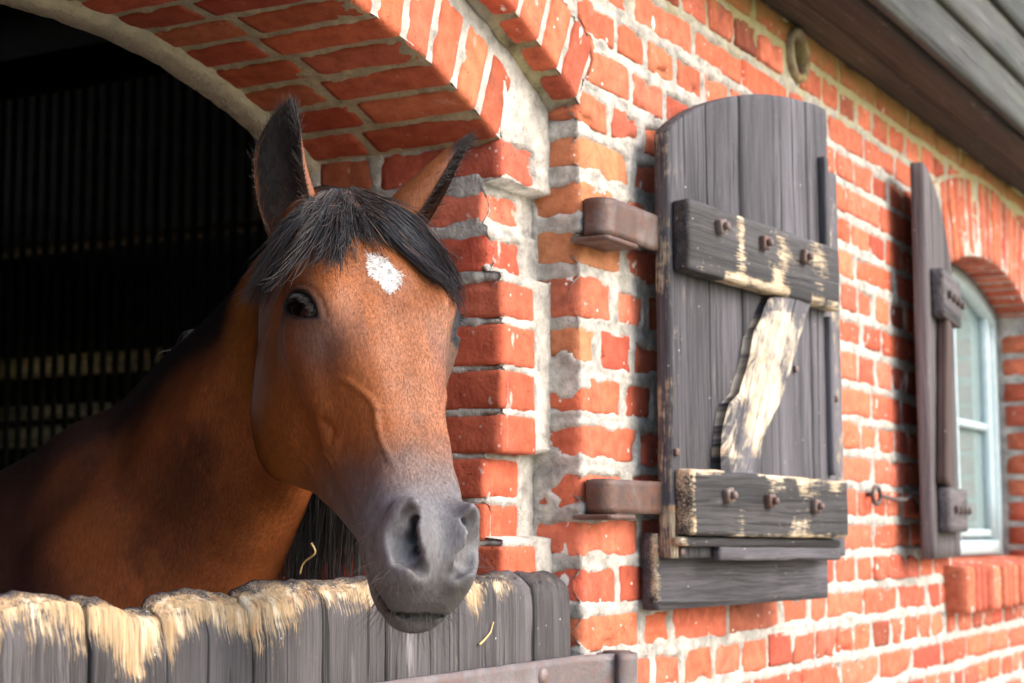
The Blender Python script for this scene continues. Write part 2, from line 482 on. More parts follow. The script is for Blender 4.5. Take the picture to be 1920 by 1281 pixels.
def mortar_sheet(path_fn, s_arr, z_arr, rects, amp=1.0, seed=0, keep=None, recess=0.0035, far=None, over=None):
    """path_fn(s,z,off) -> world; rects in (s,z)"""
    S, Zz = np.meshgrid(s_arr, z_arr, indexing='ij')
    din = np.full(S.shape, -0.02)
    for (a, b, c, d) in rects:
        i0, i1 = np.searchsorted(s_arr, (a - 0.02, b + 0.02)); j0, j1 = np.searchsorted(z_arr, (c - 0.02, d + 0.02))
        if i1 <= i0 or j1 <= j0: continue
        s_, z_ = S[i0:i1, j0:j1], Zz[i0:i1, j0:j1]
        dd = np.minimum(np.minimum(s_ - a, b - s_), np.minimum(z_ - c, d - z_))
        din[i0:i1, j0:j1] = np.maximum(din[i0:i1, j0:j1], dd)
    P = np.stack([S, np.full_like(S, seed * 3.7), Zz], -1)
    n1 = noise3(P, 30, seed, 3); n2 = noise3(P, 75, seed + 5, 2); n3 = noise3(P, 5.5, seed + 8, 2); n4 = noise3(P, 17, seed + 12, 2)
    if far is None: far = np.ones_like(S)
    off = -recess + amp * (0.0030 * n1 + 0.0016 * n2)
    lap = amp * (np.where(S < 0.6, 0.0062, 0.0032) + 0.0042 * n4 + 0.0032 * n2 + far * 0.018 * np.maximum(0, n3 - 0.05))
    if over is not None: lap = lap + over(S, Zz, n4, n1)
    ins = np.maximum(din, 0)
    off = off + np.clip(lap - 1.0 * ins, -0.018, 0.0075) * (din > 0) + np.clip(lap, 0, 0.0045) * (din <= 0)
    V = path_fn(S.ravel(), Zz.ravel(), off.ravel())
    F = grid_faces(len(s_arr), len(z_arr))
    if keep is not None:
        kk = keep(S.ravel(), Zz.ravel())
        F = F[kk[F].all(1)]
    return V, F

# main wall mortar: wraps the doorway corner (s<0 runs into the rebate)
def path_main(s, z, off):
    x = np.where(s < 0, X_MAIN - off, X_MAIN + s)
    y = np.where(s < 0, -s, -off)
    # soften the fold
    return np.stack([x, y, z], 1)
s_near = np.r_[np.arange(-0.125, 0.0, 0.005), 0.0, np.arange(0.005, 0.75, 0.0045), np.arange(0.75, 2.3, 0.009), np.arange(2.3, 6.2, 0.02)]
z_all = np.r_[np.arange(0, 1.05, 0.02), np.arange(1.05, 2.675, 0.0055)]
rects = [(a - X_MAIN, b - X_MAIN, c, d) for a, b, c, d in RECTS if a >= X_MAIN - 1e-6]
rev = [(-0.09, -0.0, c, d) for a, b, c, d in rects if abs(a) < 1e-6]
rects = [(a - (0.09 if abs(a) < 1e-6 else 0), b, c, d) for a, b, c, d in rects]
def over_main(S, Z, n4, n1):
    e = np.exp(-(np.maximum(S, 0) / 0.16) ** 2) * (0.012 * np.maximum(0, n4 + 0.15))
    e = e + 0.010 * np.exp(-((S - 0.28) / 0.25) ** 2 - ((Z - 2.05) / 0.14) ** 2) * np.maximum(0, n4 + 0.3)
    # the broken corner filled up with mortar, and the mortared lump below it
    e = e + 0.045 * smooth01(0.055 - np.hypot(S + 0.02, (Z - 1.722) * 1.1) + 0.03 * n1, 0, 0.02)
    e = e + 0.030 * smooth01(0.04 - np.hypot(S + 0.06, (Z - 1.56) * 0.6) + 0.02 * n1, 0, 0.02)
    return e
def keep_main(s, z):
    x = X_MAIN + s
    a = ~in_window(x, z, -0.012)
    rr = np.hypot(x - ARC_C[0], z - ARC_C[1])
    a &= np.hypot(x - PIPE[0], z - PIPE[1]) > 0.058
    ph_ = np.arctan2(x - ARC_C[0], z - ARC_C[1])
    return a & ~((rr < R_OUT - 0.002) & (z > 2.14) & (ph_ < PH_M - 0.004) & (s > 0)) & ~((s < 0) & (z > 2.225))
V, F = mortar_sheet(path_main, s_near, z_all, rects, 1.0, 1, keep_main, over=over_main)
ma = Acc(); ma.add(V, F)
# left of the doorway, and above the outer arch
def path_left(s, z, off): return np.stack([s, -off, z], 1)
V, F = mortar_sheet(path_left, np.r_[np.arange(-1.2, 1.8, 0.03), np.arange(1.8, X_MAIN + 0.001, 0.008)], np.r_[np.arange(0, 2.3, 0.03), np.arange(2.3, 2.675, 0.007)], [r for r in RECTS if r[0] < 2.69], 0.8, 2,
                    lambda s, z: (s < X_MAINL) & (z < 2.3) | (np.hypot(s - ARC_C[0], z - ARC_C[1]) > R_OUT - 0.012) & (z > 2.1))
ma.add(V, F)

# rebated jamb (built up of newer bricks): front face y = Y_REB, reveal x = X_JAMB
JZ = [2.128, 2.043, 1.967, 1.886, 1.807, 1.730, 1.656, 1.583, 1.508, 1.437, 1.362, 1.289, 1.215]
while JZ[-1] > 0.07: JZ.append(JZ[-1] - 0.0735)
SETB = {0: 0.0, 1: 0.034, 2: 0.026, 3: 0.0, 4: 0, 5: 0, 6: 0, 7: 0.034, 8: 0.034, 9: 0.0}
ja = Acc(); JR = []
for k in range(len(JZ) - 1):
    z1, z0 = JZ[k], JZ[k + 1]; old = k < 4
    m_ = 0.0062 if old else 0.0040
    sb = SETB.get(k, 0.0)
    yf = Y_REB + sb
    split = yf + (0.128 if k % 2 else 0.252)
    c1 = brick_col(br); c2 = brick_col(br)
    if not old: c1 = np.array((0.45, 0.10, 0.05)) * (1 + 0.05 * br.normal()); c2 = np.array((0.43, 0.09, 0.045)) * (1 + 0.06 * br.normal())
    rough = 1.2 if old else 0.35
    rad = 0.007 if old else 0.0035
    h = z1 - z0 - 2 * m_
    w = 0.122 + (0.006 * br.normal() if old else 0)
    brick(ja, np.array([X_JAMB + w / 2, (yf + split - m_) / 2, (z0 + z1) / 2]), AX, (w, split - m_ - yf, h), rad, (8, 12, 7), c1, rough)
    brick(ja, np.array([X_JAMB + 0.05, (split + m_ + Y_BACK) / 2, (z0 + z1) / 2]), AX, (0.10, Y_BACK - split - m_, h), rad, (4, 9, 6), c2, rough)
    JR.append((k, z0 + m_, z1 - m_, yf, split - m_, split + m_, w))
    # mirrored jamb on the other side of the doorway
    brick(ja, np.array([X_JAMBL - w / 2, (yf + split - m_) / 2, (z0 + z1) / 2]), AX, (w, split - m_ - yf, h), rad, (3, 3, 3), c1, rough)
    brick(ja, np.array([X_JAMBL - 0.05, (split + m_ + Y_BACK) / 2, (z0 + z1) / 2]), AX, (0.10, Y_BACK - split - m_, h), rad, (3, 3, 3), c2, rough)
ja.build("door_jamb", M_BRICK_NEW, wall)
# its mortar: from the main corner along the rebate front and round into the reveal
wj = X_MAIN - X_JAMB
def path_jamb(s, z, off):
    off = np.where(s > wj - 0.015, np.minimum(off, 0.0003), off)          # never proud of the reveal
    # setbacks per course
    sb = np.zeros_like(z)
    for (k, a, b, yf, *_r) in JR:
        sb = np.where((z > a - 0.012) & (z <= b + 0.012), yf - Y_REB, sb)
    x = np.where(s < wj, X_MAIN - s, X_JAMB - off)
    y = np.where(s < wj, Y_REB + sb - off, Y_REB + (s - wj))
    y = np.where(s < wj, np.minimum(y, Y_REB + 0.05), np.maximum(y, Y_REB + sb))
    return np.stack([x, y, z], 1)
jr = []
for (k, a, b, yf, y1, y2, w) in JR:
    jr.append((wj - w, wj + y1 - Y_REB, a, b)); jr.append((wj + y2 - Y_REB, wj + Y_BACK - Y_REB + 0.05, a, b))
def over_jamb(S, Z, n4, n1):
    up_ = smooth01(Z, 1.80, 1.84)
    e = up_ * 0.006 * np.maximum(0, n4 + 0.1) + 0.016 * np.exp(-(S / 0.05) ** 2) * (n4 + 0.9)
    e = e - 0.012 * smooth01(S, wj - 0.012, wj - 0.002) * smooth01(-S, -wj - 0.046, -wj - 0.036)
    return np.where(S < wj + 0.2, e, e * 0.3) - (1 - up_) * 0.004 * (S > wj - 0.13)
sj = np.r_[np.arange(0, wj, 0.0045), wj, np.arange(wj + 0.005, wj + Y_BACK - Y_REB + 0.004, 0.0055)]
V, F = mortar_sheet(path_jamb, sj, np.r_[np.arange(0, 1.2, 0.02), np.arange(1.2, 2.295, 0.005)], jr, 1.0, 3, lambda s, z: (z < 2.165) | (s < wj), 0.004, over=over_jamb)
ma.add(V, F)
V2 = V.copy(); V2[:, 0] = 2 * ARC_C[0] - V2[:, 0]
ma.add(V2, F[:, ::-1])
ma.build("mortar", M_MORTAR, wall)

# ------------------------------------------------------------------ the two rings of the arch
def arc_frame(phi):
    """phi from the vertical, + to the right"""
    er = np.array([math.sin(phi), 0, math.cos(phi)]); et = np.array([math.cos(phi), 0, -math.sin(phi)])
    return er, et
def pt(R, phi, y): return np.array([ARC_C[0] + R * math.sin(phi), y, ARC_C[1] + R * math.cos(phi)])

aa = Acc()
PH_IN = math.asin((X_JAMB - ARC_C[0]) / R_IN)
n_in = 15
dphi = 2 * PH_IN / n_in
for i in range(n_in):
    phi = PH_IN - (i + 0.5) * dphi
    er, et = arc_frame(phi)
    wt = R_IN * dphi - 0.0125
    right = phi > -0.15
    split = Y_REB + (0.245 if i % 2 == 0 else 0.21)
    if i % 2: split = Y_REB + 0.205
    split += 0.012 * br.normal()
    for (y0, y1) in ((Y_REB, split - 0.009), (split + 0.009, Y_BACK + 0.01)):
        c = brick_col(br) * (0.98, 1.0, 0.92)
        cen = pt((R_IN + R_EX) / 2, phi, (y0 + y1) / 2)
        V, F = rbox((wt, y1 - y0, R_EX - R_IN), 0.006, (6, 14, 8) if right else (3, 4, 3))
        V = V.copy(); V[:, 0] *= 1 + V[:, 2] / ((R_IN + R_EX) / 2)         # wedge
        W = V @ np.stack([et, [0, 1, 0], er]) + cen
        nz = np.stack([noise3(W, 26, s, 2) for s in (1, 2, 3)], 1)
        W = W + 0.0022 * nz
        aa.add(W, F, bcol=np.broadcast_to(c, (len(W), 3)))
# springer wedge pieces of the front ring next to the jamb
aa.build("inner_arch_ring", M_BRICK_ARCH, wall)
oa = Acc()
PH_M = math.asin((X_MAIN - ARC_C[0]) / R_MAIN)
n_m = 20
dm = 2 * PH_M / n_m
for i in range(n_m):
    phi = PH_M - (i + 0.5) * dm
    er, et = arc_frame(phi)
    wt = R_MAIN * dm - 0.011
    c = brick_col(br)
    V, F = rbox((wt, 0.115, R_OUT - R_MAIN), 0.006, (6, 7, 9) if phi > -0.1 else (3, 3, 3))
    V = V.copy(); V[:, 0] *= 1 + V[:, 2] / ((R_MAIN + R_OUT) / 2)
    W = V @ np.stack([et, [0, 1, 0], er]) + pt((R_MAIN + R_OUT) / 2, phi, 0.0575 + 0.002 * br.normal())
    W = W + 0.0022 * np.stack([noise3(W, 26, s, 2) for s in (1, 2, 3)], 1)
    oa.add(W, F, bcol=np.broadcast_to(c, (len(W), 3)))
oa.build("outer_arch_ring", M_BRICK, wall)

def arc_sheet(fn, phis, vs, seed, a=0.003):
    P_, V_ = np.meshgrid(phis, vs, indexing='ij'); p = P_.ravel(); v = V_.ravel()
    Q = np.stack([p * 1.5, v, np.full_like(p, seed)], 1)
    off = a * noise3(Q, 30, seed, 3) + 0.5 * a * noise3(Q, 80, seed + 3, 2) + 1.6 * a * np.maximum(0, noise3(Q, 12, seed + 9, 2) - 0.15)
    return fn(p, v, off), grid_faces(len(phis), len(vs))
def cyl(p, R, y): return np.stack([ARC_C[0] + R * np.sin(p), y, ARC_C[1] + R * np.cos(p)], 1)
sa = Acc()
ph = np.linspace(-PH_IN - 0.01, PH_IN + 0.004, 260)
V, F = arc_sheet(lambda p, v, o: cyl(p, R_IN + 0.0038 - o, v), ph, np.arange(Y_REB + 0.003, Y_BACK + 0.012, 0.005), 11, 0.0036); sa.add(V, F)
sa.build("soffit_mortar", M_MORTAR_SOFFIT, wall)
fa = Acc()
V, F = arc_sheet(lambda p, v, o: cyl(p, v, Y_REB + 0.003 - o), ph, np.arange(R_IN + 0.004, R_MAIN + 0.05, 0.005), 12, 0.003); fa.add(V, F[:, ::-1])
ph2 = np.linspace(-PH_M - 0.01, PH_M + 0.012, 280)
V, F = arc_sheet(lambda p, v, o: cyl(p, v, 0.003 - o), ph2, np.arange(R_MAIN + 0.004, R_OUT + 0.02, 0.005), 13, 0.003); fa.add(V, F[:, ::-1])
fa.build("arch_face_mortar", M_MORTAR, wall)
# grimy, mossy underside of the outer ring
ga = Acc()
V, F = arc_sheet(lambda p, v, o: cyl(p, R_MAIN + 0.0042 - o - 0.012 * smooth01(v, Y_REB - 0.022, Y_REB), v), ph2, np.arange(0.004, Y_REB + 0.004, 0.004), 14, 0.0032); ga.add(V, F)
ga.build("rebate_mortar", mat_mortar("mossy_rebate_mortar", (0.40, 0.35, 0.20), (0.12, 0.10, 0.06), 0.9, False), wall)

# plaster lip at the back of the soffit
pa = Acc()
lp = np.linspace(-PH_IN - 0.03, PH_IN + 0.02, 120)
prof = [(R_IN + 0.02, Y_BACK), (R_IN - 0.003, Y_BACK + 0.002), (R_IN - 0.010, Y_BACK + 0.008), (R_IN - 0.013, Y_BACK + 0.018), (R_IN - 0.014, Y_BACK + 0.055), (R_IN - 0.006, Y_BACK + 0.066), (R_IN + 0.25, Y_BACK + 0.115)]
P_, K_ = np.meshgrid(lp, np.arange(len(prof)), indexing='ij')
pr = np.array(prof)
rr = pr[K_.ravel(), 0]; yy = pr[K_.ravel(), 1]; p = P_.ravel()
Q = np.stack([p * 1.4, yy, rr], 1)
nz = noise3(Q, 22, 31, 3)
pa.add(cyl(p, rr - 0.006 * nz * (K_.ravel() > 0), yy + 0.004 * noise3(Q, 40, 35, 2)), grid_faces(len(lp), len(prof)))
pa.build("arch_plaster_lip", M_PLASTER, wall)
# whitewashed strip at the back edge of the jamb
V, F = rbox((0.06, 0.034, 0.30), 0.006, (3, 4, 40))
W = V + np.array([X_JAMB + 0.032, Y_BACK + 0.016, 1.985]); W = W + 0.003 * np.stack([noise3(W, 25, s, 2) for s in (1, 2, 3)], 1)
np_mesh("whitewashed_edge", W, F, mat_mortar("whitewash", (0.75, 0.74, 0.70), (0.55, 0.54, 0.5), 0.3, False), wall)

# body of the wall behind the facing (closes it towards the inside)
def slab(acc, x0, x1, y0, y1, z0, z1):
    V, F = box_surface(1, 1, 1)
    acc.add(np.array([x0, y0, z0]) + (V + 1) / 2 * np.array([x1 - x0, y1 - y0, z1 - z0]), F)
ca = Acc()
slab(ca, X_JAMB + 0.10, WIN_C - WIN_HW - 0.10, 0.115, 0.54, 0, 3.2)
slab(ca, WIN_C + WIN_HW + 0.10, 9.0, 0.115, 0.54, 0, 3.2)
slab(ca, WIN_C - WIN_HW - 0.10, WIN_C + WIN_HW + 0.10, 0.115, 0.54, 0, WIN_SILL - 0.03)
slab(ca, WIN_C - WIN_HW - 0.10, WIN_C + WIN_HW + 0.10, 0.115, 0.54, 2.56, 3.2)
slab(ca, -1.2, X_JAMBL - 0.10, 0.115, 0.54, 0, 3.2)
slab(ca, X_JAMBL - 0.10, X_JAMB + 0.10, 0.115, 0.54, R_OUT + ARC_C[1] - 0.003, 3.2)
V, F = box_surface(24, 1, 1)       # fills the segments left and right of the arch
for s0, s1 in ((X_JAMBL - 0.099, X_JAMB + 0.099),):
    x = s0 + (V[:, 0] + 1) / 2 * (s1 - s0)
    zl = np.where(np.abs(x - ARC_C[0]) < R_IN, arc_z(x, ARC_C, R_IN + 0.05), 0)
    z = np.where(V[:, 2] < 0, zl, R_OUT + ARC_C[1] - 0.004)
    ca.add(np.stack([x, np.where(V[:, 1] < 0, 0.19, 0.539), z], 1), F)
ca.build("wall_core", mat_mortar("inner_wall_render", (0.20, 0.17, 0.14), (0.14, 0.12, 0.10), 0.5, False), wall, smooth=False)

# ------------------------------------------------------------------ the window: arch, reveals, sill
wa = Acc()
PH_W = math.asin(WIN_HW / WIN_R) + 0.035
n_w = 19
dw = 2 * PH_W / n_w
for i in range(n_w):
    phi = PH_W - (i + 0.5) * dw
    er, et = arc_frame(phi)
    c = brick_col(br) * 1.05
    V, F = rbox((WIN_R * dw - 0.010, 0.125, 0.25), 0.005, (3, 4, 8))
    V = V.copy(); V[:, 0] *= 1 + V[:, 2] / (WIN_R + 0.125)
    W = V @ np.stack([et, [0, 1, 0], er]) + np.array([WIN_C + (WIN_R + 0.127) * math.sin(phi), 0.062 + 0.002 * br.normal(), WIN_ZC + (WIN_R + 0.127) * math.cos(phi)])
    W = W + 0.002 * np.stack([noise3(W, 26, s, 2) for s in (1, 2, 3)], 1)
    W[:, 2] = np.minimum(W[:, 2], Z_EAVE)
    wa.add(W, F, bcol=np.broadcast_to(c, (len(W), 3)))
wa.build("window_arch", M_BRICK, wall)
wm = Acc()
pw = np.linspace(-PH_W, PH_W, 120)
def cylw(p, R, y): return np.stack([WIN_C + R * np.sin(p), y, WIN_ZC + R * np.cos(p)], 1)
V, F = arc_sheet(lambda p, v, o: cylw(p, v, 0.003 - o), pw, np.arange(WIN_R + 0.004, WIN_RX + 0.02, 0.008), 21, 0.003); wm.add(V, F[:, ::-1])
V, F = arc_sheet(lambda p, v, o: cylw(p, WIN_R + 0.006 - o, v), pw, np.arange(0.004, 0.20, 0.008), 22, 0.003); wm.add(V, F)
for sx in (-1, 1):
    zz = np.arange(WIN_SILL - 0.02, 2.24, 0.01); yy = np.arange(0.004, 0.20, 0.01)
    Yg, Zg = np.meshgrid(yy, zz, indexing='ij')
    xx = WIN_C + sx * (WIN_HW + 0.007) - sx * 0.002 * noise3(np.stack([Yg, Zg, 0 * Yg], -1), 35, 44 + sx, 2)
    F = grid_faces(len(yy), len(zz))
    wm.add(np.stack([xx.ravel(), Yg.ravel(), Zg.ravel()], 1), F if sx > 0 else F[:, ::-1])
wm.build("window_arch_mortar", M_MORTAR, wall)
sl = Acc()
xs = np.arange(4.995, 6.40, 0.0775)
for i, x in enumerate(xs):
    c = brick_col(br) * (1.04 if i % 3 else 0.9)
    first = i == 0
    V, F = rbox((0.056, 0.27, 0.135), 0.009, (4, 8, 6))
    tilt = V.copy(); tilt[:, 2] += 0.10 * V[:, 1]                      # slopes towards the outside
    W = tilt + np.array([x + 0.034, 0.075 + 0.004 * br.normal(), 1.302])
    W = W + 0.003 * np.stack([noise3(W, 22, s, 2) for s in (1, 2, 3)], 1)
    sl.add(W, F, bcol=np.broadcast_to(c, (len(W), 3)))
sl.build("window_sill", M_BRICK, wall)
sm = Acc()
V, F = rbox((1.34, 0.252, 0.122), 0.004, (120, 20, 10))
V = V.copy(); V[:, 2] += 0.10 * V[:, 1]
W = V + np.array([5.73, 0.085, 1.302]); W = W + 0.003 * np.stack([noise3(W, 30, s, 2) for s in (1, 2, 3)], 1)
sm.add(W, F); sm.build("sill_mortar", M_MORTAR, wall)

# short clay pipe end let into the wall under the eaves
px_, pz_ = PIPE
a = np.linspace(0, 2 * np.pi, 29)[:-1]
prof = [(0.064, 0.004), (0.064, -0.012), (0.056, -0.018), (0.046, -0.014), (0.043, 0.004), (0.042, 0.10), (0.0, 0.10)]
V = np.concatenate([np.stack([px_ + r * np.cos(a), np.full_like(a, y), pz_ + r * 1.05 * np.sin(a)], 1) for r, y in prof])
V = V + 0.002 * np.stack([noise3(V, 60, s, 2) for s in (1, 2, 3)], 1)
n = len(a); F = []
for i in range(len(prof) - 1):
    for k in range(n): F.append([i * n + k, i * n + (k + 1) % n, (i + 1) * n + (k + 1) % n, (i + 1) * n + k])
V[-n:] = [px_, 0.10, pz_]
o = np_mesh("drain_pipe", V, np.array(F), mat_mortar("mossy_clay_pipe", (0.34, 0.28, 0.14), (0.16, 0.08, 0.05), 0.7, False), None)
tag(o, "round mossy clay pipe mouth set in the brick wall under the eaves", "pipe")
# ------------------------------------------------------------------ wood
def mat_wood(name, dark=(0.026, 0.024, 0.026), light=(0.080, 0.073, 0.078), axis='Z', grain=95, warm=(0.40, 0.285, 0.165), rough=0.78, patch=0.0, lichen=0.0, streak=0.5):
    """weathered boards; grain runs along axis of the grain coordinate 'gco' stored on the mesh"""
    m = NT(name); G = m.attr("gco", 'Vector')        # x: across, y: depth, z: along the grain, metres, offset per board
    wv = m.n.new('ShaderNodeVectorMath'); wv.operation = 'SCALE'; m.L(m.noise(m.mapping(G, (1, 1, 0.22)), 9, 3, 0.5, out='Color'), wv.inputs[0]); wv.inputs['Scale'].default_value = 0.022
    wa_ = m.n.new('ShaderNodeVectorMath'); wa_.operation = 'ADD'; m.L(G, wa_.inputs[0]); m.L(wv.outputs[0], wa_.inputs[1]); G0 = G; G = wa_.outputs[0]
    gs = m.mapping(G, (1, 1, 0.032))
    n1 = m.noise(gs, grain, 6, 0.6, 0.35)
    tone = m.ramp(m.noise(m.mapping(G, (0.33, 0.33, 0.33)), 1.0, 0), [(0.30, 0.62), (0.70, 1.30)])
    band = m.ramp(m.noise(m.mapping(G, (1, 1, 0.06)), 17, 3, 0.6), [(0.34, 0.62), (0.66, 1.28)])
    n2 = m.noise(m.mapping(G, (1, 1, 0.014)), grain * 5.0, 4, 0.65)
    big = m.noise(m.mapping(G, (1, 1, 0.25)), 7, 3, 0.5)
    col = m.mix(m.ramp(n1, [(0.30, 0), (0.68, 1)]), dark, light)
    col = m.mix(m.ramp(n2, [(0.36, 0.85), (0.54, 0)]), col, tuple(c * 0.32 for c in dark))
    col = m.mix(m.ramp(big, [(0.40, 0.0), (0.75, streak)]), col, tuple(min(1, c * 1.55) for c in light))
    pale = m.ramp(m.noise(m.mapping(G, (1, 1, 0.16)), 26, 4, 0.6), [(0.64, 0), (0.74, 0.55)])
    col = m.mix(pale, col, (0.20, 0.19, 0.20))
    col = m.mix(1.0, col, m.mix(1.0, tone, band, 'MULTIPLY'), 'MULTIPLY')
    # cracks along the grain
    cr = m.ramp(m.noise(m.mapping(G, (1, 1, 0.012)), 90, 2, 0.5, 0.15), [(0.635, 0), (0.66, 1)])
    col = m.mix(cr, col, (0.012, 0.011, 0.012))
    # knots
    # bare, gnawed wood where the mesh says so
    bare = m.attr("bare", 'Fac')
    fb = m.math('ADD', bare, m.math('MULTIPLY', m.math('SUBTRACT', m.noise(m.mapping(G, (1, 1, 0.055)), 330, 4, 0.7), 0.5), 1.7))
    fb = m.math('ADD', fb, m.math('MULTIPLY', m.math('SUBTRACT', m.noise(G, 26, 5, 0.65), 0.5), 1.3))
    bm = m.ramp(fb, [(0.36, 0), (0.70, 1)])
    bc = m.mix(m.ramp(m.noise(gs, grain * 1.5, 5, 0.65), [(0.3, 0), (0.7, 1)]), tuple(c * 0.55 for c in warm), tuple(min(1, c * 1.25) for c in warm))
    bc = m.mix(m.ramp(m.noise(G, 33, 3), [(0.55, 0), (0.75, 0.8)]), bc, (0.42, 0.20, 0.07))
    bc = m.mix(m.ramp(m.noise(m.mapping(G, (1, 1, 0.08), (2, 5, 1)), 60, 4), [(0.52, 0), (0.66, 0.85)]), bc, (0.62, 0.53, 0.40))
    bc = m.mix(m.ramp(m.noise(m.mapping(G, (1, 1, 0.05), (7, 1, 3)), 120, 3), [(0.58, 0), (0.68, 0.7)]), bc, (0.12, 0.09, 0.07))
    col = m.mix(bm, col, bc)
    # specks of lime
    sp = m.math('MULTIPLY', m.ramp(m.vor(G, 55), [(0.06, 1), (0.10, 0)]), m.ramp(m.noise(G, 15, 2), [(0.56, 0), (0.62, 0.8)]))
    col = m.mix(sp, col, (0.62, 0.60, 0.58))
    if lichen:
        lm = m.ramp(m.noise(G, 5, 5, 0.6), [(0.45, 0), (0.7, lichen)])
        col = m.mix(lm, col, (0.085, 0.12, 0.07))
    h = m.math('ADD', m.math('MULTIPLY', n1, 1.0), m.math('MULTIPLY', n2, 0.5))
    h = m.math('SUBTRACT', h, m.math('MULTIPLY', cr, 1.2))
    h = m.math('ADD', h, m.math('MULTIPLY', bm, m.math('MULTIPLY', m.noise(gs, grain * 2, 4), 0.7)))
    m.set(Base_Color=col, Roughness=rough, Normal=m.bump(h, 0.65, 0.004))
    m.bsdf.inputs['Specular IOR Level'].default_value = 0.35
    return m.mat

M_WOOD = mat_wood("weathered_dark_wood")
M_WOOD_SH = mat_wood("weathered_grey_wood", (0.036, 0.034, 0.040), (0.098, 0.093, 0.108), grain=80, warm=(0.46, 0.37, 0.25), streak=0.5)
M_WOOD_CHALK = mat_wood("chalky_worn_wood", (0.036, 0.034, 0.040), (0.098, 0.093, 0.108), grain=80, warm=(0.50, 0.44, 0.35), streak=0.5)
M_WOOD_RAIL = mat_wood("dark_rail_wood", (0.032, 0.030, 0.032), (0.088, 0.083, 0.087), warm=(0.50, 0.40, 0.27), grain=55, streak=0.3)
M_WOOD_BROWN = mat_wood("brown_eave_wood", (0.020, 0.012, 0.008), (0.058, 0.037, 0.024), grain=26, streak=0.3)
M_WOOD_GREEN = mat_wood("greenish_cladding_wood", (0.021, 0.020, 0.018), (0.060, 0.058, 0.053), grain=30, lichen=0.18)
M_WOOD_PLUM = mat_wood("plum_stained_wood", (0.060, 0.051, 0.055), (0.125, 0.108, 0.114), grain=40, streak=0.2)

def board(acc, cen, axes, size, r=0.004, seg=(6, 3, 24), rough=0.6, bare=None, go=None, deform=None, grain='z'):
    """axes rows: across, thickness, along"""
    V, F = rbox(size, r, seg)
    if deform is not None: V = deform(V)
    A = np.asarray(axes, float)
    W = V @ A + np.asarray(cen, float)
    W = W + rough * 0.0011 * np.stack([noise3(W, 24, s, 2) for s in (1, 2, 3)], 1)
    off = np.array(go if go is not None else rng.uniform(-9, 9, 3))
    b = np.zeros(len(W)) if bare is None else bare(V, W)
    acc.V.append(W); acc.F.append(F + acc.n); acc.n += len(W)
    acc.A.setdefault("gco", []).append(V + off); acc.A.setdefault("bare", []).append(np.asarray(b, float) * np.ones(len(W)))
def build_wood(acc, name, mat, parent=None, smooth=True):
    return np_mesh(name, np.concatenate(acc.V), np.concatenate(acc.F), mat, parent, smooth,
                   {"gco": ('FLOAT_VECTOR', np.concatenate(acc.A["gco"])), "bare": ('FLOAT', np.concatenate(acc.A["bare"]))})

AXX = np.array([[0, 0, 1.0], [0, 1, 0], [1, 0, 0]])      # board running along X, standing: across = Z
AXF = np.array([[0, 1.0, 0], [0, 0, 1], [1, 0, 0]])      # board running along X, lying flat: across = Y
eave = thing("timber_eaves", "overhanging eaves of brown and grey boards above the brick wall", "eaves", (3.5, -0.1, 2.645))
e = Acc(); board(e, (3.9, -0.035, 2.660), AXF, (0.095, 0.026, 10.2), 0.003, (4, 2, 200), 1.5); build_wood(e, "soffit_board", M_WOOD_BROWN, eave)
e = Acc(); board(e, (3.9, -0.140, 2.668), AXF, (0.112, 0.05, 10.2), 0.004, (4, 2, 200), 2.0); build_wood(e, "soffit_beam", M_WOOD_BROWN, eave)
zc = 2.645
for i in range(11):
    th = math.radians(6)
    A = np.array([[0, math.sin(th), math.cos(th)], [0, math.cos(th), -math.sin(th)], [1.0, 0, 0]])
    e = Acc(); board(e, (3.9, -0.212 - 0.006 + 0.0, zc + 0.08), A, (0.166, 0.022, 10.2), 0.003, (4, 2, 160), 1.5); zc += 0.156
    build_wood(e, "cladding_board", M_WOOD_GREEN, eave)
# ------------------------------------------------------------------ iron
def mat_iron(name, base=(0.13, 0.105, 0.10), rust=(0.22, 0.10, 0.06), pale=(0.26, 0.25, 0.27)):
    m = NT(name); P = m.coord()
    n = m.noise(P, 45, 6, 0.65); n2 = m.noise(P, 12, 4, 0.6)
    col = m.mix(m.ramp(n, [(0.4, 0), (0.68, 0.8)]), base, rust)
    col = m.mix(m.ramp(n2, [(0.48, 0), (0.68, 0.7)]), col, pale)
    col = m.mix(m.ramp(m.noise(P, 110, 3), [(0.62, 0), (0.72, 0.8)]), col, (0.05, 0.035, 0.03))
    m.set(Base_Color=col, Roughness=m.ramp(n, [(0.3, 0.45), (0.7, 0.75)]), Normal=m.bump(m.math('ADD', n, m.noise(P, 150, 3)), 0.45, 0.002))
    m.bsdf.inputs['Metallic'].default_value = 0.25
    return m.mat
M_IRON = mat_iron("rusty_iron")
M_IRON_DARK = mat_iron("dark_iron", (0.06, 0.05, 0.05), (0.12, 0.06, 0.045), (0.12, 0.12, 0.13))
M_IRON_BROWN = mat_iron("brown_iron", (0.085, 0.052, 0.044), (0.14, 0.060, 0.036), (0.18, 0.155, 0.15))

